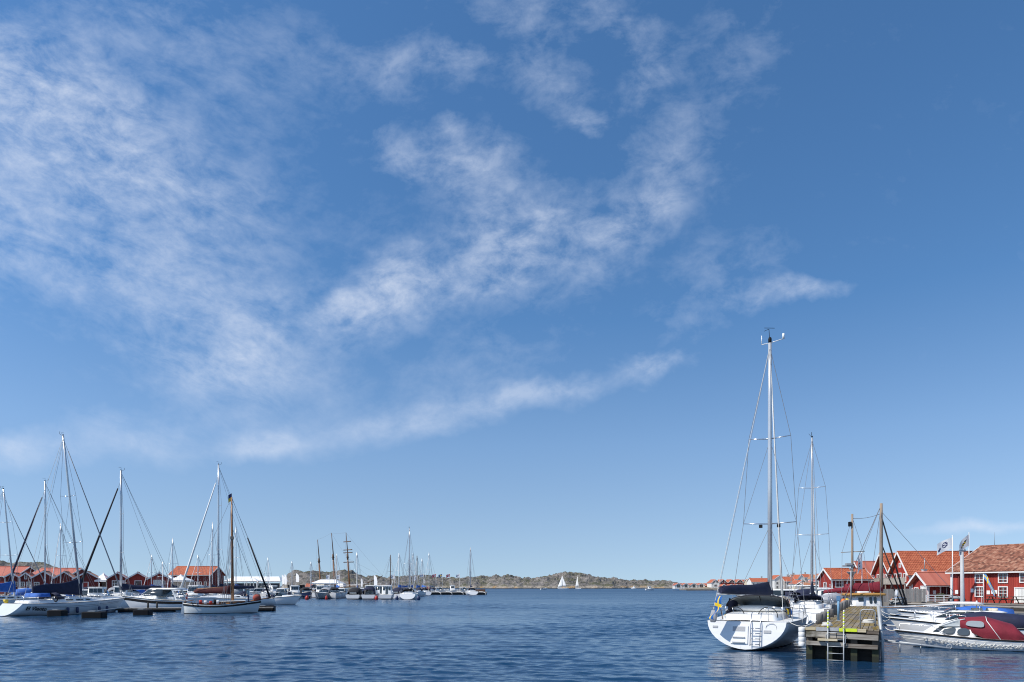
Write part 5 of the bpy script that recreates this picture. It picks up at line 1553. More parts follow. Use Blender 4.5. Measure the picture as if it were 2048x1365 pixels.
for k in range(34):
    u0 = .05 + k * .024
    A = HR.pt(u0, .82 + .05 * math.sin(k * 2.3), 1) + V((0, .03, 0)); B_ = HR.pt(u0 + .03, .72 + .06 * math.sin(k * 1.7), 1) + V((0, .05, 0))
    rp.tube([A, lerp(A, B_, .5) + V((0, .05, 0)), B_], .022, 5)
rp.build('rope_fender', WIRE_L, root)
MB().tube([HR.rail(.97, 1, .02), HR.rail(.97, 1, .0, .35), HR.rail(.80, 1, .08, .38), HR.rail(.70, 1, .08)], .014, 5).build('bow_rail', STEEL, root)
MB().tube([HR.rail(.97, -1, .02), HR.rail(.97, -1, .0, .35), HR.rail(.80, -1, .08, .38), HR.rail(.70, -1, .08)], .014, 5).build('bow_rail', STEEL, root)
MB().box((6.1, 0, .72), (.2, .12, .1)).build('bow_cleat', STEEL, root)

m1, Hm = motorboat('white motor boat with navy canopy, second right of the pier', bow_in(1777, 36.2, 6.4), HB, 6.4, 2.5, .80, 'open', HULL_W, BLACK, NAVY, group='boats moored bow-in to the pier', arch=False, sc=.60)
m2, Hm2 = motorboat('white hardtop motor boat, third right of the pier', bow_in(1780, 40.2, 6.4), HB, 6.4, 2.7, .80, 'cruiser', HULL_WB, BLACK, None, group='boats moored bow-in to the pier', sc=.62, rails=False)
MB().rings([ring_rect(1.9, 3.9, .8, .7, 1.80, 1.82, .5), ring_rect(1.8, 4.0, .85, .75, 1.87, 1.89, .5), ring_rect(2.2, 3.5, .5, .4, 1.95, 1.95, .4)]).build('upper_hardtop', WHITE, m2)
for x in (2.1, 3.2):
    for y in (-.7, .7): MB().tube([(x, y, 1.40), (x, y * .95, 1.80)], .025, 5).build('top_post', STEEL, m2)
for x in (1.2, 1.9): MB().rings([ring_rect(x, x + .55, .3, .3, 1.42, None, .1), ring_rect(x, x + .5, .26, .26, 1.60, None, .1)]).build('seat_cushion', CREAM, m2)
motorboat('white motor boat with bright blue canopy, fourth right of the pier', bow_in(1796, 44.5, 6.3), HB, 6.3, 2.5, .85, 'open', HULL_W, BLACK, BLUE, group='boats moored bow-in to the pier', arch=False, sc=.6, rails=False)
motorboat('small grey open boat with black outboard, fifth right of the pier', bow_in(1812, 48.5, 7.4), HB, 7.4, 2.5, .7, 'open', HULL_G, BLACK, None, engine=BLACK, group='boats moored bow-in to the pier', arch=False, rails=False)
motorboat('white day boat at the right edge beyond the red-canopied boat', at(2075, 36.5), HB + .1, 6.0, 2.3, .7, 'open', HULL_W, BLACK, None, engine=BLACK, group='boats moored at the right edge', arch=False)
motorboat('pale grey launch at the right edge below the warehouse', at(2085, 44), HB + .05, 7.0, 2.3, .7, 'open', HULL_G, BLACK, None, group='boats moored at the right edge', arch=False)
# tall grey mooring pile
p = at(1925, 45)
t = thing('mooring_pile', 'thick grey mooring pile with bracket on top, standing among the boats', 'pile', (p.x, p.y, 0), .3)
MB().tube([(0, 0, -2), (0, 0, 2), (-.06, 0, zpix(1104, 45))], .155, 12, .10).build('shaft', mat('grey_pile', (.42, .43, .44), .7, .14, 2, .4, 12), t)
MB().box((-.06, 0, zpix(1102, 45)), (.62, .12, .07)).box((.15, 0, zpix(1100, 45)), (.1, .1, .14)).build('bracket', GALV, t)
# mooring lines of the bow-in boats
rng = random.Random(9)
for i, (px, d, z) in enumerate(((1790, 32.2, .75), (1790, 32.2, .75), (1779, 36, 1.1), (1779, 36, 1.1), (1794, 40, 1.05), (1801, 44.2, 1.1))):
    A = at(px, d, z)
    al = (A - PIER0).dot(AX) + rng.choice((-1.6, 1.5)) if i % 2 == 0 else (A - PIER0).dot(AX) + 1.2
    B_ = PIER0 + AX * al + AC * 2.42 + V((0, 0, PZ + .02))
    o = MB().tube([lerp(A, B_, k / 7) - V((0, 0, .22 * math.sin(math.pi * k / 7))) for k in range(8)], .018, 5).build('mooring_line', WIRE_L)
    tag(o, ['left bow line of the red-canopied boat', 'right bow line of the red-canopied boat', 'left bow line of the navy-canopied boat', 'right bow line of the navy-canopied boat', 'bow line of the white hardtop boat', 'bow line of the blue-canopied boat'][i], 'rope', 'mooring lines')

# ------------------------------------------------------------------ boats beyond, between pier and cottage
motorboat('white cruiser moored just right of the main mast', at(1545, 98), .15, 9.5, 3.1, 1.2, 'cruiser', HULL_W, BLACK, None, group='boats beyond the pier')
motorboat('long white motor yacht behind the furled genoa', at(1560, 112), .05, 12, 3.6, 1.5, 'cruiser', HULL_W, BLACK, None, group='boats beyond the pier', sc=1.3)
motorboat('white pilot-house boat behind the navy sail bag', at(1590, 84), .3, 8, 2.8, 1.0, 'pilot', HULL_W, BLACK, NAVY, group='boats beyond the pier')
motorboat('white cruiser with navy cockpit cover left of the tarpaulined boat', at(1618, 88), 2.9, 9, 3.0, 1.1, 'cruiser', HULL_W, BLACK, NAVY, group='boats beyond the pier', sc=1.2)
motorboat('small white launch in front of the tarpaulined boat', at(1634, 76), .2, 6.5, 2.4, .8, 'open', HULL_W, BLACK, GREYC, group='boats beyond the pier')
motorboat('white cabin boat under the cottage windows', at(1700, 84), math.pi, 7.5, 2.6, .9, 'pilot', HULL_WN, BLACK, None, group='boats beyond the pier')
p = at(1697, 80)
root = thing('covered_boat', 'red-hulled boat under a white tarpaulin below the cottage', 'boat', (p.x, p.y, .35), math.pi - .1, 'boats beyond the pier')
HV = Hull(3.4, 1.7, .75, 1.05, .8, .3, 0, .5); HV.build(root, HULL_R, WCAN, RED)
hood(root, 'tarpaulin', WCAN, [(-.05, .80, .72, .2), (.5, .86, .72, .75), (1.5, .86, .72, .95), (2.6, .60, .85, .75), (3.3, .12, 1.0, .2)], 11, .02, .8)
wire(root, (1.5, .9, .3), (1.4, .6, 1.4), .02, MAROON, 'lashing'); MB().box((1.6, 0, -.25), (3.2, 1.9, .2)).build('float', JETTYW, root)
# pile screen behind the main yacht
t = thing('pile_screen', 'row of upright grey timbers on a low jetty behind the large yacht', 'jetty', (*at(1548, 72)[:2], 0), 0)
pw = (1578 - 1548) / F * 72
b0 = None
for i in range(12):
    if b0 is None: o = b0 = MB().tube([(0, 0, -.3), (0, 0, 1.0)], .045, 6).build('upright', FENCEW, t)
    else: o = b0.copy(); C.objects.link(o)
    o.location = (pw * i / 11, 0, .75)
MB().box((pw / 2, .1, .68), (pw + .3, 1.0, .14)).build('deck', JETTYW, t); MB().box((pw / 2, .2, .2), (pw, .8, .8)).build('float', JETTYW, t)
j2 = thing('jetty', 'low dark jetty crossing behind the pier boats', 'jetty', (*at(1590, 66)[:2], 0), .03)
jw = (1760 - 1590) / F * 66
for k in range(4): MB().box((jw / 2, k * .42, .95), (jw, .40, .06)).build('deck_plank', JETTYW if k else FENCEW, j2)
for i in range(6): MB().tube([(jw * i / 5, .2, -1), (jw * i / 5, .2, .92)], .12, 7).build('pile', JETTYW, j2)

# ================================================================== left harbour: boathouses, tents, big shed
for i, (x0, x1, ap, ev, wl, lb) in enumerate((
    (10, 38, 1147.5, 1155, FALU_D, 'narrow dark red boathouse below the large orange roof at the left edge'),
    (40, 63, 1147, 1155, FALU_D, 'narrow dark red boathouse with white windows behind the black furled stay'),
    (64, 110, 1144, 1156.5, FALU_D, 'wide dark red boathouse above the boom of the named yacht'),
    (110, 147, 1145, 1156.5, FALU_D, 'dark red boathouse with a white board, left of the raked mast'),
    (147, 200, 1145, 1158.5, FALU_D, 'widest dark red boathouse right of the raked mast'),
    (215, 255, 1146.5, 1157.5, FALU_D, 'dark red boathouse right of the white pointed tent, behind the upright mast'),
    (255, 296, 1146.5, 1157.5, FALU, 'red boathouse with one square white window'),
    (296, 341, 1146.5, 1158.5, FALU, 'red boathouse with white double door at the end of the row'))):
    d = 132; p = at(x0, d); rzh = R(-64); yd = V((-math.sin(rzh), math.cos(rzh), 0)); xd = V((math.cos(rzh), math.sin(rzh), 0))
    k1 = (x1 - CX) / F; w = (k1 * d - p.x) / (yd.x - k1 * yd.y); DP = 6.0
    z0 = 1.0; e = zpix(ev, d) - z0; r = zpix(ap, d + 1) - z0
    wn = []; dr = []
    if i in (0, 1): wn = [('right', w * .5, e * .92, w * .16, .7, 1, 2), ('right', w * .22, e * .52, .6, .7, 2, 2), ('right', w * .75, e * .52, .6, .7, 2, 2)]
    if i == 2: wn = [('right', .75, e * .5, .7, .8, 2, 2)]
    if i == 4: dr = [('right', w * .45, .1, .9, 2.4, FALU)]
    if i == 5: wn = [('right', w * .36, e * .55, .75, 1.0, 2, 2)]; dr = [('right', w * .70, .6, .9, 2.2, WBOARD)]
    if i == 6: wn = [('right', w * .52, e * .56, 1.05, .95, 1, 1)]
    if i == 7: dr = [('right', w * .40, .9, 1.1, 2.0, WBOARD)]; wn = [('right', w * .68, e * .52, .5, 1.1, 1, 2)]
    h = house(lb, (p - xd * DP)[:2], rzh, DP, w, e, r, wl, TILE_TAN if i in (2, 3, 4, 7) else TILE_NEW, wn, dr, z0=z0, group='red boathouses on the left shore', name='boathouse', cat='boathouse', over=.25, gable_over=.35, battens=.2, corner=i < 2)
    if i == 3: MB().box((DP + .06, w * .5, 1.2), (.05, 1.3, .5)).build('notice_board', WPAINT, h)
house('large red house with bright orange roof at the left edge of the picture', (at(-60, 150).x, 150), 0, 92 / F * 150, 8, zpix(1152, 150) - 1, zpix(1135, 154) - 1, FALU_D, TILE_SAL, [('front', 2 + 1.9 * i, 1.2, .8, 1.0, 2, 2) for i in range(4)], z0=1.0, name='red_house', group='houses behind the boathouses')
hd_ = house('long red house with orange roof and two white dormers behind the boathouses', (at(60, 150).x, 150), 0, 78 / F * 150, 8, zpix(1151, 150) - 1, zpix(1138.5, 154) - 1, FALU_D, TILE_SAL, z0=1.0, name='red_house', group='houses behind the boathouses')
for px, lb in ((68, ''), (105, '')):
    x = (px - 60) / F * 150
    dm = MB().prism([(x, -.2, 2.4), (x + 2.4, -.2, 2.4), (x + 2.4, -.2, 2.7), (x + 1.2, -.2, 3.7), (x, -.2, 2.7)], (0, 4, 0)).build('dormer', BOATWD, hd_)
    MB().bar((x - .2, -.3, 2.65), (x + 1.2, -.3, 3.85), .2, .22).bar((x + 2.6, -.3, 2.65), (x + 1.2, -.3, 3.853), .2, .22).build('dormer_barge', WPAINT, dm)
    MB().box((x + 1.2, -.23, 2.85), (1.1, .05, .6)).build('dormer_window', GLASS, dm)
hb = house('large red boat hall with wide orange roof behind the pointed tents', (at(341, 190).x, 190), 0, 79 / F * 190, 9, zpix(1149, 190) - 1, zpix(1134.5, 194.5) - 1, FALU_D, TILE_NEW,
    [('front', 1.6 + 1.35 * i, 1.7, .5, 1.2, 1, 2) for i in range(7)], z0=1.0, name='boat_hall', cat='hall', over=.7, gable_over=.5, battens=.3)

TENT = mat('tent_canvas', (.82, .82, .81), .7, .04, 1.0)
def pagoda(label, px, d, w, eave_py, top_py, wall=True):
    p = at(px, d); z0 = 1.0; e = zpix(eave_py, d) - z0; h = zpix(top_py, d) - z0
    t = thing('pagoda_tent', label, 'tent', (p.x, p.y, z0), 0, 'white pointed tents')
    rs = []
    for f in (0, .25, .5, .75, .93, 1.0):
        s_ = w / 2 * (1 - f) ** 1.55 + .03; z = e + (h - e) * f
        rs.append([V((s_, -s_, z)), V((s_, s_, z)), V((-s_, s_, z)), V((-s_, -s_, z))])
    MB().rings(rs, False, True, False).build('roof', TENT, t)
    for x in (-1, 1):
        for y in (-1, 1): MB().box((x * (w / 2 - .06), y * (w / 2 - .06), e / 2), (.1, .1, e)).build('leg', GALV, t)
    MB().box((0, 0, e - .15), (w - .02, w - .02, .3)).build('valance', TENT, t)
    if wall: MB().box((0, w / 2 - .15, e / 2), (w - .3, .04, e)).build('back_wall', WCAN, t)
pagoda('white pointed tent between the two groups of boathouses', 207, 135, 3.0, 1161, 1145.5)
pagoda('small white pointed tent left of the boat hall', 341, 150, 3.2, 1162, 1150)
pagoda('white pointed tent in front of the boat hall', 362, 148, 3.8, 1161, 1148.5)

def marquee(label, x0, x1, d, eave_py, top_py, depth=8, glass=True):
    p = at(x0, d); w = (x1 - x0) / F * d; z0 = .98; e = zpix(eave_py, d) - z0; h = zpix(top_py, d + depth / 2) - z0
    t = thing('marquee', label, 'tent', (p.x, p.y, z0), 0, 'white marquees')
    prof = [(0, -.2, e), (0, depth + .2, e), (0, depth / 2, h)]
    ins = 1.6
    MB().add([(-.2, -.2, e), (w + .2, -.2, e), (w + .2, depth + .2, e), (-.2, depth + .2, e), (ins, depth / 2, h), (w - ins, depth / 2, h)], [(0, 1, 5, 4), (1, 2, 5), (2, 3, 4, 5), (3, 0, 4), (3, 2, 1, 0)]).build('roof', TENT, t)
    n = max(3, int(w / 3))
    for i in range(n + 1): MB().box((w * i / n, 0, e / 2), (.12, .12, e)).build('post', WPAINT, t)
    MB().box((w / 2, 0, e - .12), (w, .06, .26)).build('valance', TENT, t)
    if glass: MB().box((w / 2, .4, e * .42), (w - .2, .05, e * .8)).build('side_wall', GREYGLASS, t)
marquee('long low white marquee left of the granite hill', 447, 560, 205, 1163, 1153.5)
marquee('small white marquee in front of the granite hill', 622, 676, 200, 1167, 1159.5)
marquee('small square white stall tent in front of the long marquee', 494, 513, 178, 1162.5, 1156.5, 3.5)
t = thing('kiosk', 'low black kiosk below the white sail-shaped banner', 'kiosk', (*at(575, 215)[:2], 1.0), 0)
MB().box((2.3, 1.5, 1.0), (4.6, 3, 2.0)).build('wall', BLACK, t); MB().box((2.3, 1.4, 2.06), (5.0, 3.4, .12)).build('roof', JETTYW, t)
for k in range(3): MB().box((.9 + k * 1.4, -.03, 1.2), (.8, .04, .8)).build('window', GREYGLASS, t)
house('tiny red hut beside the small marquee', (at(612, 222).x, 222), 0, 1.7, 2.2, 1.6, 2.3, FALU, TILE_NEW, [('front', .85, .7, .5, .5, 1, 1)], z0=1.0, name='red_hut', cat='hut')
def feather(label, px, d, top_py, h, w=.7):
    p = at(px, d); zt = zpix(top_py, d)
    t = thing('feather_flag', label, 'banner', (p.x, p.y, .98), -.55, 'white feather banners')
    zt -= .98
    MB().tube([(0, 0, 0), (0, 0, zt)], .03, 5, .015).build('pole', ALU, t)
    pts = [(0, 0, zt), (w * .45, 0.02, zt - .15), (w * .8, .05, zt - .6), (w, .04, zt - h * .5), (w * .95, 0, zt - h), (0, 0, zt - h)]
    MB().prism(pts, (0, .02, 0)).build('banner', FWHITE, t)
feather('white feather banner at the right end of the long marquee', 564, 190, 1150, 2.6, 1.0)
feather('white feather banner just right of the end of the long marquee', 569, 186, 1149, 2.8, .9)
feather('white sail-shaped banner above the black kiosk', 592, 200, 1147, 2.6, 1.3)
feather('white feather banner right of the tall ship foremast', 722, 190, 1157, 2.5, .6)
feather('tall white feather banner at the foot of the bowsprit', 748, 190, 1151, 3.6, 1.2)
feather('white feather banner in front of the left boathouses by the marquee', 513, 182, 1152, 2.6, .8)

# ================================================================== left yachts
pe = at(25, 64); pb = at(247, 75)
hv = heading(pe, pb)
rv, Hv, gv = yacht('white sailing yacht named on its hull, nearest yacht on the left', pe, hv, L=11.9, B=3.7, fb=1.18, mast=17.9, mx=.57, spr=((.36, 1.35), (.64, 1.1)), cover=NAVY, hoodm=NAVY, furl=GREYC, boom=0, bl=.42,
    hull=HULL_CL, strake=FENDERB, det=2, rake=.105, jib_r=.085, wr=.016, rt=1.1, stern=.75, mast_r=.115, boom_h=.75, cov_h=(1.5, .62), group='moored sailing yachts')
fo = bpy.data.curves.new('lettering', 'FONT'); fo.body = 'El Viento'; fo.size = .50; fo.shear = .25; fo.offset = .012; fo.extrude = .004; fo.materials.append(BLACK)
tmp = bpy.data.objects.new('tmp', fo); C.objects.link(tmp)
dg = bpy.context.evaluated_depsgraph_get(); dg.update()
lme = bpy.data.meshes.new_from_object(tmp.evaluated_get(dg)); bpy.data.objects.remove(tmp)
lt = link('lettering', lme, rv)
lp = Hv.pt(.06, .66, -1); lq = Hv.pt(.25, .66, -1); lu = Hv.pt(.06, .80, -1)
ux = (lq - lp).normalized(); uy = (lu - lp); uy = (uy - ux * uy.dot(ux)).normalized(); uz = ux.cross(uy)
lt.matrix_local = Matrix.Translation(lp + uz * .06) @ Matrix((ux, uy, uz)).transposed().to_4x4()
for dz in (.86, .80): MB().tube([Hv.pt(.10 + .85 * i / 16, dz, -1) + V((0, -.008, 0)) for i in range(17)], .014 if dz > .83 else .01, 4).build('cove_stripe', FENDERB, rv)
MB().rings([ring_rect(1.6, 3.0, 1.1, 1.15, 1.75, None, .3), ring_rect(1.7, 2.95, 1.0, 1.05, 2.15, None, .3)], False, True).build('bimini', BLUE, rv)
for x in (1.7, 2.9):
    for y in (-1.0, 1.0): MB().tube([(x, y, 1.15), (x, y, 1.8)], .02, 4).build('bimini_leg', STEEL, rv)
MB().torus((2.9, -1.75, 1.55), .22, .06, 'x', 14, 6).build('horseshoe_buoy', BLACK, rv)
for k, x in enumerate((4.0, 5.0, 7.4, 8.3)): fender(rv, (x, -1.92 + .03 * k, .15), .6, .13)
MB().rings([ring_rect(.02, .3, .16, .16, 1.2, None, .1), ring_rect(-.05, .3, .2, .2, 1.55, None, .1)]).build('outboard_bracket', YELLOW, rv).location = (.1, 1.3, 0)

ph = at(-100, 77)
yacht('white yacht with bright blue sail cover cut by the left edge', ph, heading(ph, at(80, 88)), L=13, B=3.7, fb=1.15, mast=14.6, mx=.60, spr=((.4, 1.3), (.7, 1.0)), cover=BLUE, hoodm=LBLUE, furl=GREYC, hull=HULL_W, det=1, rake=.10, wr=.016, cov_h=(1.2, .6), boom_h=.9)
def by_mast(label, px, d, top_py, dirv, L, **k):
    """yacht given by where its mast stands"""
    m = at(px, d); v = V((*dirv, 0)).normalized(); mx = k.pop('mx', .58)
    s_ = m - v * L * mx
    return yacht(label, s_, math.atan2(v.y, v.x), L=L, B=L * .315, mast=zpix(top_py, d), mx=mx, **k)
DKFURL = NAVY
by_mast('white yacht with navy furled headsail behind the named yacht', 90, 92, 963, (-.78, -.62), 11, spr=((.45, 1.2), (.72, .9)), cover=LBLUE, hoodm=BLUE, furl=DKFURL, det=1, jib_r=.16, wr=.016)
by_mast('white yacht with black furled headsail, its mast straight above the bow of the named yacht', 242, 84, 942, (-.82, -.57), 11.5, spr=((.36, 1.3), (.66, 1.1)), cover=NAVY, hoodm=None, furl=BLACKC, det=1, jib_r=.16, wr=.016, mast_r=.15)
by_mast('white yacht with white furled headsail behind the wooden gaffer', 437, 92, 930, (-.80, -.6), 12, spr=((.36, 1.2), (.69, 1.0)), cover=NAVY, hoodm=NAVY, furl=WCAN, det=1, jib_r=.16, wr=.016, mast_r=.13)
small = [(121, 112, 1047, 'bare thin mast left of the raked mast', 9), (303, 124, 1110, 'short dark mast above the boathouse with the square window', 8), (325, 122, 1124, 'shortest mast above the last boathouse', 7), (345, 118, 1077, 'white mast left of the boat hall roof', 9),
         (396, 128, 1110, 'thin mast in front of the boat hall roof', 8), (425, 120, 1045, 'thin mast just left of the tall mast by the gaffer', 10), (472, 130, 1055, 'thin mast right of the wooden mast', 9.5), (536, 160, 1115, 'mast above the long white marquee', 8.5)]
for px, d, tp_, lb, L in small:
    by_mast('small yacht with ' + lb, px, d, tp_, (random.uniform(-.6, .6), -1), L, spr=((.55, .8),), cover=random.choice((NAVY, BLUE, GREYC)), hoodm=NAVY, furl=WCAN, det=0, jib_r=.07, wr=.016, gear=False, mast_r=.09, group='small yachts in the left harbour')

# wooden gaffer
pw_ = at(367, 69.5); hw = heading(pw_, at(505, 71.5))
gf = thing('wooden_gaffer', 'white double-ended wooden sailing boat with brown mast and dark red covers', 'sailboat', (pw_.x, pw_.y, 0), hw, 'wooden sailing boats')
HW = Hull(7.4, 2.6, .95, 1.18, .5, .5, -.05, .35, 2.2, .48, .72, .26, 17, 9, True)
HW.build(gf, hull_mat('hull_gaffer', (.62, .66, .66), (.04, .04, .04), (.015, .015, .018), .07, .04), TEAK, BLACK, .085)
for sd in (1, -1):
    MB().tube([HW.rail(i / 16, sd, 0, .10) for i in range(17)], .045, 5).build('bulwark', WPAINT, gf)
    MB().tube([HW.rail(i / 16, sd, 0, .17) for i in range(17)], .035, 5).build('cap_rail', BLACK, gf)
rd = MB().prism([(-.02, -.04, -.4), (-.28, -.04, -.4), (-.20, -.04, .5), (-.06, -.04, 1.25), (.06, -.04, 1.25), (.05, -.04, .4)], (0, .08, 0)).build('rudder', WPAINT, gf)
MB().tube([(-.05, 0, 1.2), (1.0, .1, 1.4)], .03, 5).build('tiller', TEAK, rd)
c1, q = deckhouse(gf, 'deckhouse', TEAK, 3.3, 6.0, .75, .5, .82, .95, .38, .30, .02, .15, .05)
windows(c1, q['star'], [(.1, .25), (.4, .55), (.7, .85)], .3, .75, GLASS, .4)
MB().rings([ring_rect(3.25, 6.05, .76, .5, 1.22, 1.27, .2), ring_rect(3.4, 5.9, .6, .4, 1.28, 1.33, .2)]).build('deckhouse_roof', DECK, gf)
MB().box((2.4, 0, .95), (1.5, 1.5, .3)).build('cockpit_coaming', TEAK, gf)
mb_ = V((4.65, 0, .9)); mt = V((4.55, 0, zpix(995, 71)))
wm = MB().tube([mb_, lerp(mb_, mt, .7), mt], .15, 10, .07).build('mast', MASTWOOD, gf)
MB().box(lerp(mb_, mt, .62), (.34, .34, .3)).build('mast_band', OLDSPAR, wm)
MB().tube([mt, mt + V((0, 0, .35))], .02, 5).build('flag_staff', BLACK, wm)
f = flag_mesh(.35, .8, [[0, 0], [0, 0], [1, 1], [1, 1]], .05, .6).build('pennant', [FNAVY, SWYEL], wm); f.location = mt + V((0, 0, .4)); f.rotation_euler = (0, 0, R(170))
MB().tube([(4.5, 0, 2.15), (.9, .25, 2.25)], .07, 7).build('boom', MASTWOOD, gf)
MB().tube([(4.4, 0, 2.75), (1.2, .2, 2.5)], .06, 7).build('gaff', MASTWOOD, gf)
sail_cover(gf, (4.45, 0, 2.12), (1.0, .22, 2.12), .75, .35, DARKRED, w=.24)
bwp = V((7.35, 0, 1.32)); bse = V((8.4, 0, 1.6))
MB().tube([V((6.4, 0, 1.28)), bse], .07, 7, .05).build('bowsprit', MASTWOOD, gf)
MB().tube([bse - V((.1, 0, 0)), lerp(bse, mt, .6)], .11, 6, .06).build('furled_headsail', BLACKC, gf)
MB().ball((7.0, -.05, 1.6), .35, 8, 6, (1.2, .6, 1.0)).build('stowed_jib', mat('faded_red_canvas', (.34, .07, .05), .85, .2, 3), gf)
wire(gf, bwp, lerp(mb_, mt, .72), .016, name='forestay'); wire(gf, bse, mt, .014, name='topmast_stay'); wire(gf, mt, (.1, 0, 1.25), .014, name='backstay')
for sd in (1, -1):
    for u in (.52, .58, .64): wire(gf, HW.rail(u, sd, 0, .15), lerp(mb_, mt, .68), .016, name='shroud')
    wire(gf, HW.rail(.55, sd, 0, .15), mt, .014, name='shroud')
    MB().tube([HW.rail(.02, sd, .02, .15), HW.rail(.04, sd, .02, .75), HW.rail(.16, sd, .05, .75), HW.rail(.16, sd, .05, .15)], .02, 5).build('pushpit', WPAINT, gf)
lb_ = MB()
for k in range(8):
    lb_.mi = k % 2
    a0, a1 = k * math.pi / 4, (k + 1) * math.pi / 4
    lb_.tube([V((.45, -1.0 + .3 * math.cos(a), 1.75 + .3 * math.sin(a))) for a in (a0, (a0 + a1) / 2, a1)], .06, 6)
lb_.build('lifebuoy', [RED, WPAINT], gf)
for x, m, h in ((2.0, WPAINT, .35), (2.5, RED, .3), (1.55, RED, .4), (2.9, BLACK, .45), (3.15, WPAINT, .4)): MB().rings([ring_rect(x, x + .28, .14, .14, .95, None, .05), ring_rect(x, x + .28, .14, .14, 1.0 + h, None, .05)]).build('locker', m, gf).location = (0, -.75, 0)
person('person in a grey-blue shirt and white cap on the wooden gaffer foredeck', (*(pw_ + V((math.cos(hw), math.sin(hw), 0)) * 6.1 + V((0, .2, 0)))[:2], .88), R(100), 'teal', 'navy', False, .5, .3, 'white')

# motor cruiser and pontoon
motorboat('white motor cruiser with black hull band, left of the wooden gaffer', at(385, 80), math.pi - .06, 8.6, 3.0, 1.15, 'cruiser', HULL_WB, BLACK, None, sc=1.35, group='motor boats in the left harbour')
o_ = [c for c in bpy.data.objects if c.get('label') == 'white motor cruiser with black hull band, left of the wooden gaffer'][0]
bandm = MB()
Hc = Hull(8.6, 3.0, 1.15, 1.15 * 1.45, .9, .35, .0, 8.6 * .14, 2.3, .40, .62, .05, 13, 7)
for sd in (1, -1): bandm.rings([[Hc.pt(i / 14, .80, sd) + V((0, sd * .012, 0)), Hc.pt(i / 14, .93, sd) + V((0, sd * .012, 0))] for i in range(15)], False, False, True, False)
bandm.build('hull_band', BLACK, o_)
pon = thing('pontoon', 'pale boarded floating pontoon in front of the white motor cruiser', 'pontoon', (at(236, 74).x, 74, 0), heading(at(236, 74), at(548, 77)))
pl = (at(548, 77) - at(236, 74)).length
n = 40
b0 = MB().box((0, 0, 0), (pl / n - .03, 1.5, .05)).build('deck_board', PONTW, pon); b0.location = (pl / n / 2, 0, .42)
for i in range(1, n):
    o = b0.copy(); C.objects.link(o); o.location = (pl / n * (i + .5), 0, .42 + random.uniform(-.008, .008))
for s_ in (-.72, .72): MB().box((pl / 2, s_, .30), (pl, .12, .18)).build('side_beam', JETTYW, pon)
for i in range(5): MB().box((1.2 + i * (pl - 2.4) / 4, 0, .02), (2.0, 1.4, .42)).build('float', BLACK, pon)
for x in (3.2, 4.1, 7.6): MB().tube([(x, -.6, .4), (x, -.6, 1.05)], .09, 8).build('mooring_post', JETTYW, pon)
for px, d, wpx, lb in ((115, 64.5, 28, 'black float block under the fenders of the named yacht'), (189, 60.5, 38, 'largest black float block in front of the named yacht'), (286, 66, 30, 'black float block in front of the pale pontoon'), (527, 77.5, 44, 'black float block at the outer end of the pontoon')):
    p = at(px, d); w = wpx / F * d
    t = thing('float_block', lb, 'float', (p.x, p.y, 0), .15, 'black pontoon floats')
    MB().rings([ring_rect(-w / 2, w / 2, .55, .55, -.3, None, .1), ring_rect(-w / 2, w / 2, .6, .6, .0, None, .1), ring_rect(-w / 2, w / 2, .6, .6, .50, None, .1), ring_rect(-w / 2 + .1, w / 2 - .1, .5, .5, .56, None, .1)], True, True, False).build('tank', BLACK, t)
    MB().box((-w * .1, 0, .60), (w * .35, .5, .07)).build('cover_plate', GALV, t)
a, b = at(195, 62.5, .55), at(245, 73.5, .5)
tag(MB().tube([a, b], .05, 6).build('mooring_boom', GALV), 'thin steel boom along the bow of the named yacht', 'mooring boom', 'steel mooring booms on the left')
# dense ranks of boats between pontoon and boathouses
ranks = [(18, 98, 'open', BLUE, .9, 'white boat with blue canvas left of the navy furled headsail'), (48, 106, 'cruiser', None, 2.4, 'white cruiser under the narrow dark boathouses'), (118, 96, 'cruiser', GREYC, .4, 'grey-canopied cruiser behind the sprayhood of the named yacht'),
         (150, 104, 'cruiser', None, 2.8, 'white cruiser below the widest boathouse'), (203, 100, 'pilot', LBLUE, -1.2, 'white wheelhouse boat with light blue cover below the pointed tent'), (228, 110, 'open', GREYC, -1.0, 'white open boat beside the light blue covered wheelhouse boat'),
         (262, 104, 'pilot', None, -1.4, 'small cream-roofed wheelhouse boat right of the upright mast'), (296, 96, 'open', NAVY, .2, 'white boat with navy canopy behind the motor cruiser bow'), (330, 108, 'cruiser', None, .3, 'white cruiser in front of the last boathouse'),
         (372, 116, 'open', BLUE, -1.2, 'small boat with blue cover at the stern of the motor cruiser'), (405, 112, 'pilot', None, -1.5, 'white wheelhouse boat behind the gaffer boom'), (430, 104, 'open', GREYC, .5, 'white boat with grey cover behind the gaffer mast'), (468, 118, 'cruiser', None, -1.3, 'white cruiser just right of the gaffer mast'),
         (500, 122, 'pilot', None, -1.7, 'white pilot boat beyond the gaffer bowsprit'), (515, 104, 'open', None, -.2, 'low white runabout beyond the pontoon end'), (70, 118, 'pilot', None, -1.3, 'white wheelhouse boat against the left boathouses'), (175, 120, 'open', NAVY, -1.0, 'navy-covered boat close under the widest boathouse'), (285, 120, 'open', BLUE, -1.5, 'blue-covered boat under the square white window')]
for px, d, stl, cn_, hd, lb in ranks:
    motorboat(lb, at(px, d), hd, random.uniform(6, 8.5), random.uniform(2.4, 2.9), random.uniform(.85, 1.1), stl, random.choice((HULL_W, HULL_W, HULL_WN, HULL_WB)), BLACK, cn_, group='motor boats in the left harbour', sc=random.uniform(1.0, 1.25), rails=px % 2 == 0)

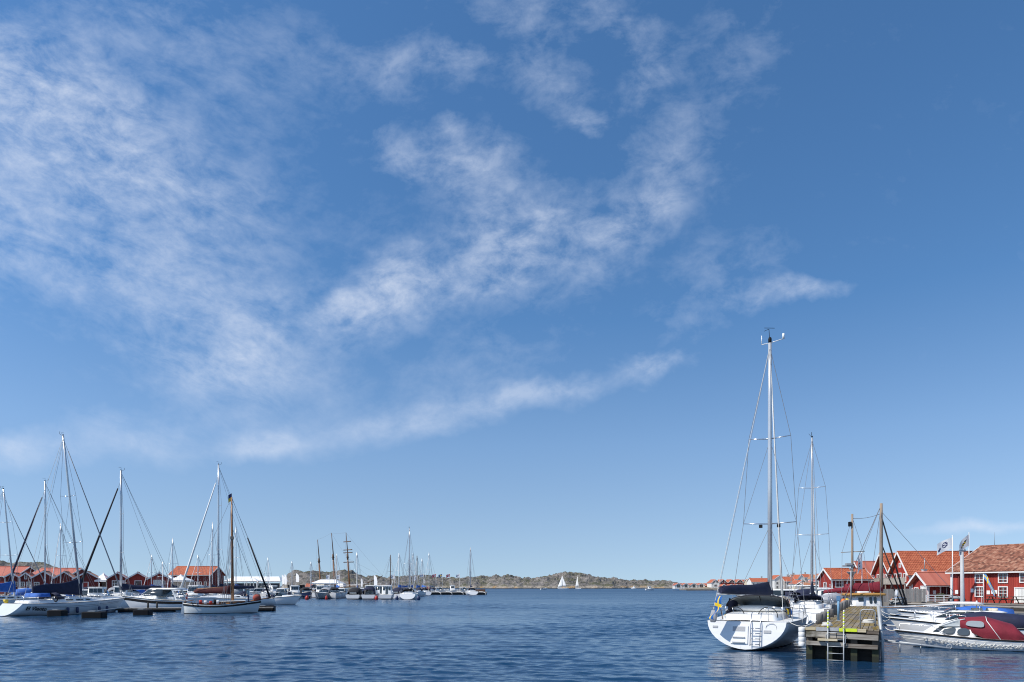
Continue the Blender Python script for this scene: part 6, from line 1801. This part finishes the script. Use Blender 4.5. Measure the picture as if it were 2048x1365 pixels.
# ================================================================== middle marina
mid = [  # px, d, heading, style, L, B, hull, canopy, label
    (556, 141, R(-80), 'cruiser', 8.5, 3.4, HULL_WN, None, 'white cruiser bow-on with blue ball fender at the left of the marina row'),
    (588, 146, R(-75), 'pilot', 7, 2.7, HULL_W, None, 'small white wheelhouse boat bow-on beside the short jetty'),
    (634, 146, R(-98), 'open', 7.5, 3.3, HULL_G, GREYC, 'dark grey boat bow-on with pale canvas and a person aboard'),
    (672, 147, R(-70), 'open', 7, 3.2, HULL_W, BLACKC, 'white boat with black cover left of the arch-canopy boat'),
    (705, 141, R(88), 'open', 7.5, 3.2, HULL_WB, BLACKC, 'white boat stern-on with black arched canopy'),
    (736, 141, R(90), 'pilot', 8, 3.1, HULL_WB, NAVY, 'white boat stern-on with navy cockpit canopy'),
    (771, 141, R(92), 'pilot', 6.5, 2.8, HULL_WB, None, 'white wheelhouse boat stern-on beside the yacht at the end of the row'),
    (760, 158, R(95), 'pilot', 7, 2.7, HULL_W, None, 'white wheelhouse boat in the second row behind the navy canopy'),
    (790, 156, R(80), 'open', 7, 2.9, HULL_W, NAVY, 'navy-canopied boat behind the last wheelhouse boat'),
    (655, 160, R(-95), 'pilot', 8, 2.9, HULL_W, None, 'white wheelhouse boat behind the dark grey boat'),
    (690, 164, R(-85), 'cruiser', 9, 3.2, HULL_W, None, 'white flush-decked cruiser under the foremast of the tall ship'),
    (720, 162, R(100), 'cruiser', 8, 3.0, HULL_W, NAVY, 'white cruiser behind the black arched canopy'),
    (606, 166, R(-60), 'open', 7, 2.8, HULL_N, BLACKC, 'dark-hulled boat at the inner end of the short jetty'),
    (575, 172, R(-100), 'cruiser', 8, 3.0, HULL_W, None, 'white cruiser below the feather banners'),
    (540, 176, R(-120), 'cruiser', 9, 3.2, HULL_W, None, 'white cruiser below the long marquee'),
    (520, 168, R(-20), 'pilot', 8, 2.8, HULL_N, None, 'dark-hulled pilot boat in front of the square stall tent'),
    (532, 140, R(200), 'open', 6.5, 2.6, HULL_W, None, 'white open boat left of the bow-on cruiser'),
    (640, 178, R(-80), 'cruiser', 9, 3.0, HULL_W, None, 'white cruiser in front of the small marquee'),
    (668, 182, R(-100), 'pilot', 8, 3.0, HULL_W, None, 'white pilot boat right of the small marquee'),
    (735, 182, R(-90), 'cruiser', 9, 3.2, HULL_N, None, 'dark blue cruiser behind the tall feather banner'),
]
for px, d, hd, stl, L, B, hl, cn_, lb in mid:
    c = at(px, d); v = V((math.cos(hd), math.sin(hd), 0))
    s_ = c - v * (L if v.y < 0 and d < 150 else 0)
    motorboat(lb, s_, hd, L, B, 1.0, stl, hl, BLACK, cn_, group='motor boats in the middle marina', sc=1.2, rails=d < 150)
person('person in a white top on the bow of the dark grey boat', (*at(627, 144.5)[:2], .9), R(180), 'white', 'khaki', True, .2, .4, group='people in the marina')
def buoy(label, px, d, m, r=.42):
    p = at(px, d); t = thing('buoy', label, 'buoy', (p.x, p.y, 0), 0, 'ball buoys of the marina')
    MB().lathe([(.02, -.25), (r * .7, -.1), (r, .25), (r * .75, .6), (r * .25, .8), (.05, .86)], 12).build('float', m, t); MB().torus((0, 0, .92), .07, .025, 'y', 10, 5).build('eye', BLACK, t)
buoy('red ball buoy left of the dark grey boat', 614, 141, RED); buoy('red ball buoy right of the dark grey boat', 653, 141.5, RED, .3); buoy('red ball buoy between the navy canopy and the white wheelhouse', 753, 140.5, RED, .4)
buoy('blue ball buoy right of the stern-on yacht', 837, 139, FENDERB, .42); buoy('blue ball buoy left of the stern-on yacht', 794, 140, FENDERB, .36); buoy('blue ball buoy in front of the bow-on cruiser', 546, 130, BLUE, .42)
t = thing('jetty', 'short jetty between the bow-on boats at the left of the marina', 'jetty', (*at(577, 150)[:2], 0), .05)
for k in range(4): MB().box((2.4, k * .4, .62), (4.8, .38, .06)).build('deck_plank', PONTW, t)
for i in range(4): MB().tube([(.3 + i * 1.4, .3, -1), (.3 + i * 1.4, .3, .6)], .1, 6).build('pile', JETTYW, t)
ym = at(815, 141)
yacht('white yacht stern-on with black sprayhood at the end of the marina row', ym, R(95), L=11, B=3.9, fb=1.15, mast=zpix(1057, 147), mx=.58, spr=((.45, 1.2),), cover=GREYC, hoodm=BLACKC, furl=WCAN, det=1, wr=.02, stern=.82, mast_r=.13, boom_h=1.2)
for px, d, tp_, lb, L, m_ in ((584, 176, 1123, 'mast above the black kiosk', 8, None), (622, 172, 1124, 'mast left of the small marquee', 9, None), (714, 170, 1104, 'grey mast right of the square-rigged foremast', 10, None), (781, 180, 1110, 'dark mast at the tip of the bowsprit', 10, DARKSPAR), (798, 168, 1107, 'white mast left of the tallest marina mast', 9, WPAINT),
                         (819, 178, 1110, 'thin mast right of the tallest marina mast', 9, None), (826, 186, 1107, 'leaning thin mast in the cluster of masts', 9, None), (834, 182, 1112, 'dark mast at the right of the mast cluster', 9, DARKSPAR), (844, 206, 1117, 'thin mast at the root of the flag jetty', 9, None), (858, 225, 1105, 'grey mast between the first two jetty flags', 10, None),
                         (673, 176, 1108, 'white mast just right of the ship mainmast', 9, WPAINT)):
    by_mast('small yacht with ' + lb, px, d, tp_, (random.uniform(-.5, .5), random.choice((-1, 1))), L, spr=((.55, .8),), cover=random.choice((NAVY, BLUE, GREYC)), hoodm=NAVY, furl=WCAN, det=0, jib_r=.07, wr=.02, gear=False, mast_r=.12, mastm=m_, group='small yachts in the middle marina')

# tall ship
ts = at(622, 285); hs_ = heading(ts, at(748, 278))
sh = thing('tall_ship', 'three-masted wooden sailing ship with square yards on its foremast', 'ship', (ts.x, ts.y, 0), hs_)
HS = Hull(26, 6.4, 2.2, 3.0, .65, 1.4, .8, 2.6, 2.2, .5, .7, .5, 17, 8)
HS.build(sh, hull_mat('hull_ship', (.60, .54, .42), (.04, .03, .03), (.10, .03, .02), .4, .1), TEAK, DARKSPAR, .12)
for sd in (1, -1): MB().tube([HS.rail(i / 16, sd, .05, .75) for i in range(17)], .10, 5).build('bulwark_rail', WPAINT, sh)
deckhouse(sh, 'deckhouse', CREAM, 3, 7, 1.6, 1.6, 2.2, 2.1, 1.9, 1.9, .1, .1, .1); deckhouse(sh, 'deckhouse', WPAINT, 12, 15.5, 1.4, 1.4, 2.1, 2.15, 1.6, 1.6, .1, .1, .1)
def smast(x, py, rk, yards=()):
    zt = zpix(py, 282); b = V((x, 0, 1.5)); tp2 = V((x - zt * rk, 0, zt)); mid_ = lerp(b, tp2, .60)
    m = MB().tube([b, mid_], .38, 8, .28).build('lower_mast', MASTWOOD, sh)
    MB().tube([lerp(b, tp2, .55) + V((.25, 0, 0)), tp2 + V((.1, 0, 0))], .25, 8, .12).build('topmast', DARKSPAR, m)
    MB().box(lerp(b, tp2, .56), (.8, 1.4, .12)).build('crosstrees', DARKSPAR, m); MB().tube([lerp(b, tp2, .52), lerp(b, tp2, .62)], .36, 8).build('mast_cap', DARKSPAR, m)
    for yp, l in yards:
        z = zpix(yp, 282); c = V((x - z * rk + .35, 0, z))
        yd = MB().tube([c + V((.36 * l, -l * .35, -.12)), c, c + V((-.36 * l, l * .35, .12))], .20, 6).build('yard', DARKSPAR, m)
    for sd in (1, -1):
        for k in (-.8, 0, .8): wire(sh, (x + k, sd * 3.0, 2.6), lerp(b, tp2, .55), .025, name='shroud')
        wire(sh, (x - .9, sd * 3.0, 2.6), tp2, .02, name='shroud')
    return tp2, lerp(b, tp2, .55)
t1, l1 = smast(4.6, 1079, .075); t2, l2 = smast(11.2, 1066, .075); t3, l3 = smast(17.8, 1066, .075, ((1084, 9.0), (1100.5, 10.5), (1106, 11), (1125, 12.5)))
bs0, bs1 = V((24.4, 0, 3.4)), V((32.5, 0, 6.9))
MB().tube([bs0, bs1], .28, 8, .12).build('bowsprit', DARKSPAR, sh)
for a, b in ((t1, t2), (t2, t3), (t3, bs1), (l3, lerp(bs0, bs1, .5)), (l3, bs1), (l1, (-.5, 0, 3)), (t2, l3)): wire(sh, a, b, .022, name='stay', sag=.3)
for x, ln in ((4.5, 5.5), (11.1, 5.5)): MB().tube([(x, 0, 4.2), (x - ln, 0, 4.9)], .14, 6).build('boom', MASTWOOD, sh)
wire(sh, l1, (-3, 0, 3.2), .03, WIRE_L, 'mizzen_sheet')

# flag jetty
d = 216
jx0, jx1 = at(838, d).x, at(974, d).x
jt = thing('flag_jetty', 'long dark concrete jetty carrying flags in the middle of the bay', 'jetty', (jx0, d, 0), 0)
MB().box(((jx1 - jx0) / 2, 1.5, .82), (jx1 - jx0, 3.0, .30)).build('deck_slab', CONC, jt)
MB().box(((jx1 - jx0) / 2, 1.6, .25), (jx1 - jx0 - .4, 2.6, 1.0)).build('float', JETTYW, jt)
MB().box(((jx1 - jx0) - 2.3, 1.5, 1.35), (3.4, 1.6, .75)).build('end_box', wood_mat('brown_box', (.11, .055, .035), (.19, .10, .06), 0, .8), jt)
for i in range(6):
    x = 1.5 + i * 3.5
    MB().tube([(x, -.1, 1.0), (x + 1.2, -.8, .95), (x + 2.0, -1.5, .6), (x + 2.2, -1.8, -.1)], .07, 5).build('boom_arm', WPAINT, jt)
flags = [('FI', 847, [FWHITE, SWBLUE], FINLAND, 'blue and white flag on the flag jetty, leftmost of the row'), ('NO', 872, [FRED, FNAVY, FWHITE], NORWAY, 'red, white and blue cross flag, second on the flag jetty'), ('SE', 884.5, [SWBLUE, SWYEL], SWEDEN, 'blue flag in the middle of the flag jetty'), ('DK', 900, [FRED, FNAVY, FWHITE], NORWAY, 'red, white and blue cross flag, fourth on the flag jetty'), ('W', 919.5, [FWHITE, FNAVY], logo, 'white flag with dark emblem, rightmost on the flag jetty')]
for k, px, ms_, cells, lb in flags:
    flagpole(lb, px, 217.5, 1147.5, .97, cells, ms_, 1.25, .85, R(186), .25, .06, .08, group='flags on the middle jetty')
for px, lb in ((659, 'white flag with small emblem above the small marquee'), (679, 'white flag with emblem right of the small marquee'), (789, 'white flag with emblem right of the bowsprit'), (835, 'white flag with emblem at the root of the flag jetty')):
    flagpole(lb, px, 195, {659: 1149.5, 679: 1149.5, 789: 1148.5, 835: 1151.5}[px], .98, logo, [FWHITE, FNAVY], 1.0, 1.15, R(183), .1, .05, .05, group='white emblem flags of the marina')
for px, stl, lb in ((866, 'cruiser', 'white cruiser behind the flag jetty, left'), (892, 'pilot', 'white boxy cruiser behind the flag jetty, middle'), (914, 'cruiser', 'white motor boat behind the flag jetty, right of the boxy cruiser')):
    motorboat(lb, at(px, 224), R(3), 5.2, 2.6, 1.2, stl, HULL_W, BLACK, None, group='boats behind the flag jetty', sc=1.15, rails=False)
yacht('small white yacht stern-on at the outer end of the flag jetty', at(946, 206), R(102), L=9, B=3.6, fb=1.1, mast=zpix(1095, 211), mx=.58, spr=((.5, .9),), cover=NAVY, hoodm=NAVY, furl=WCAN, det=0, wr=.022, stern=.85, gear=False, mast_r=.13)
crowd = ['red', 'navy', 'white', 'black', 'grey', 'blue', 'red', 'khaki', 'pink', 'navy']
for i, c in enumerate(crowd):
    px = 845 + i * 1.75
    person(['person in red at the left of the group on the flag jetty', 'person in navy second in the group on the flag jetty', 'person in white third in the group on the flag jetty', 'person in black fourth in the group on the flag jetty', 'person in grey in the middle of the jetty group', 'person in blue right of the middle of the jetty group', 'second person in red in the jetty group', 'person in khaki in the jetty group', 'person in pink in the jetty group', 'person in navy at the right of the jetty group'][i],
           (*at(px, 217 + (i % 3) * .5)[:2], .97), i * 1.3, c, ['navy', 'khaki', 'black'][i % 3], False, .1, .3, group='people on the flag jetty')

# open water: two boats under sail, three motor boats
def sailer(label, px, d, h_py, hd, L=9.0, main_only=False):
    p = at(px, d); v = V((math.cos(hd), math.sin(hd), 0)); s_ = p - v * L * .5
    t = thing('sailing_boat', label, 'sailboat', (s_.x, s_.y, 0), hd, 'boats under sail')
    Hh = Hull(L, L * .3, .9, 1.2, .7, .4, .4, .8, 2, .46, .62, .05, 9, 5); Hh.build(t, HULL_W, DECK, None)
    zt = zpix(h_py, d); mb = V((L * .56, 0, 1.0)); mt_ = V((L * .54, 0, zt))
    MB().tube([mb, mt_], .10, 6, .06).build('mast', ALU, t)
    def sail(nm, A, B_, Cc, belly):
        rs = []
        for i in range(7):
            f = i / 6; a, b = lerp(V(A), V(Cc), f), lerp(V(B_), V(Cc), f)
            rs.append([lerp(a, b, j / 6) + V((0, belly * math.sin(math.pi * j / 6) * (1 - f * .8), 0)) for j in range(7)])
        o = MB().rings(rs, False, False, True, False).build(nm, WCAN, t)
        m = o.modifiers.new('cloth', 'SOLIDIFY'); m.thickness = .02
    sail('mainsail', mb + V((-.1, 0, 1.3)), (L * .08, 1.0, 2.2), mt_ + V((-.1, 0, -.2)), .5)
    sail('jib', (L * .96, 0, 1.4), mb + V((-1.0, 1.0, 1.0)), mt_ + V((.1, 0, -1.2)), .5)
    MB().tube([mb + V((0, 0, 1.2)), (L * .08, 1.0, 2.1)], .06, 5).build('boom', ALU, t)
sailer('white boat under full sail crossing in front of the island', 1125, 640, 1151, R(152), 11)
sailer('white boat sailing end-on, right of the broader sail', 1155, 640, 1152, R(112), 10)
for px, d, lb, hd in ((1291, 440, 'white motor boat under way on the open bay', .1), (1081, 480, 'tiny white boat left of the broad sail', .2), (1273, 600, 'tiny white boat near the low point of the island', 3.0)):
    motorboat(lb, at(px, d), hd, 6.0 if px == 1291 else 5, 2.3, .9, 'pilot' if px != 1081 else 'open', HULL_W, BLACK, None, group='boats under way on the bay', rails=False, arch=False)
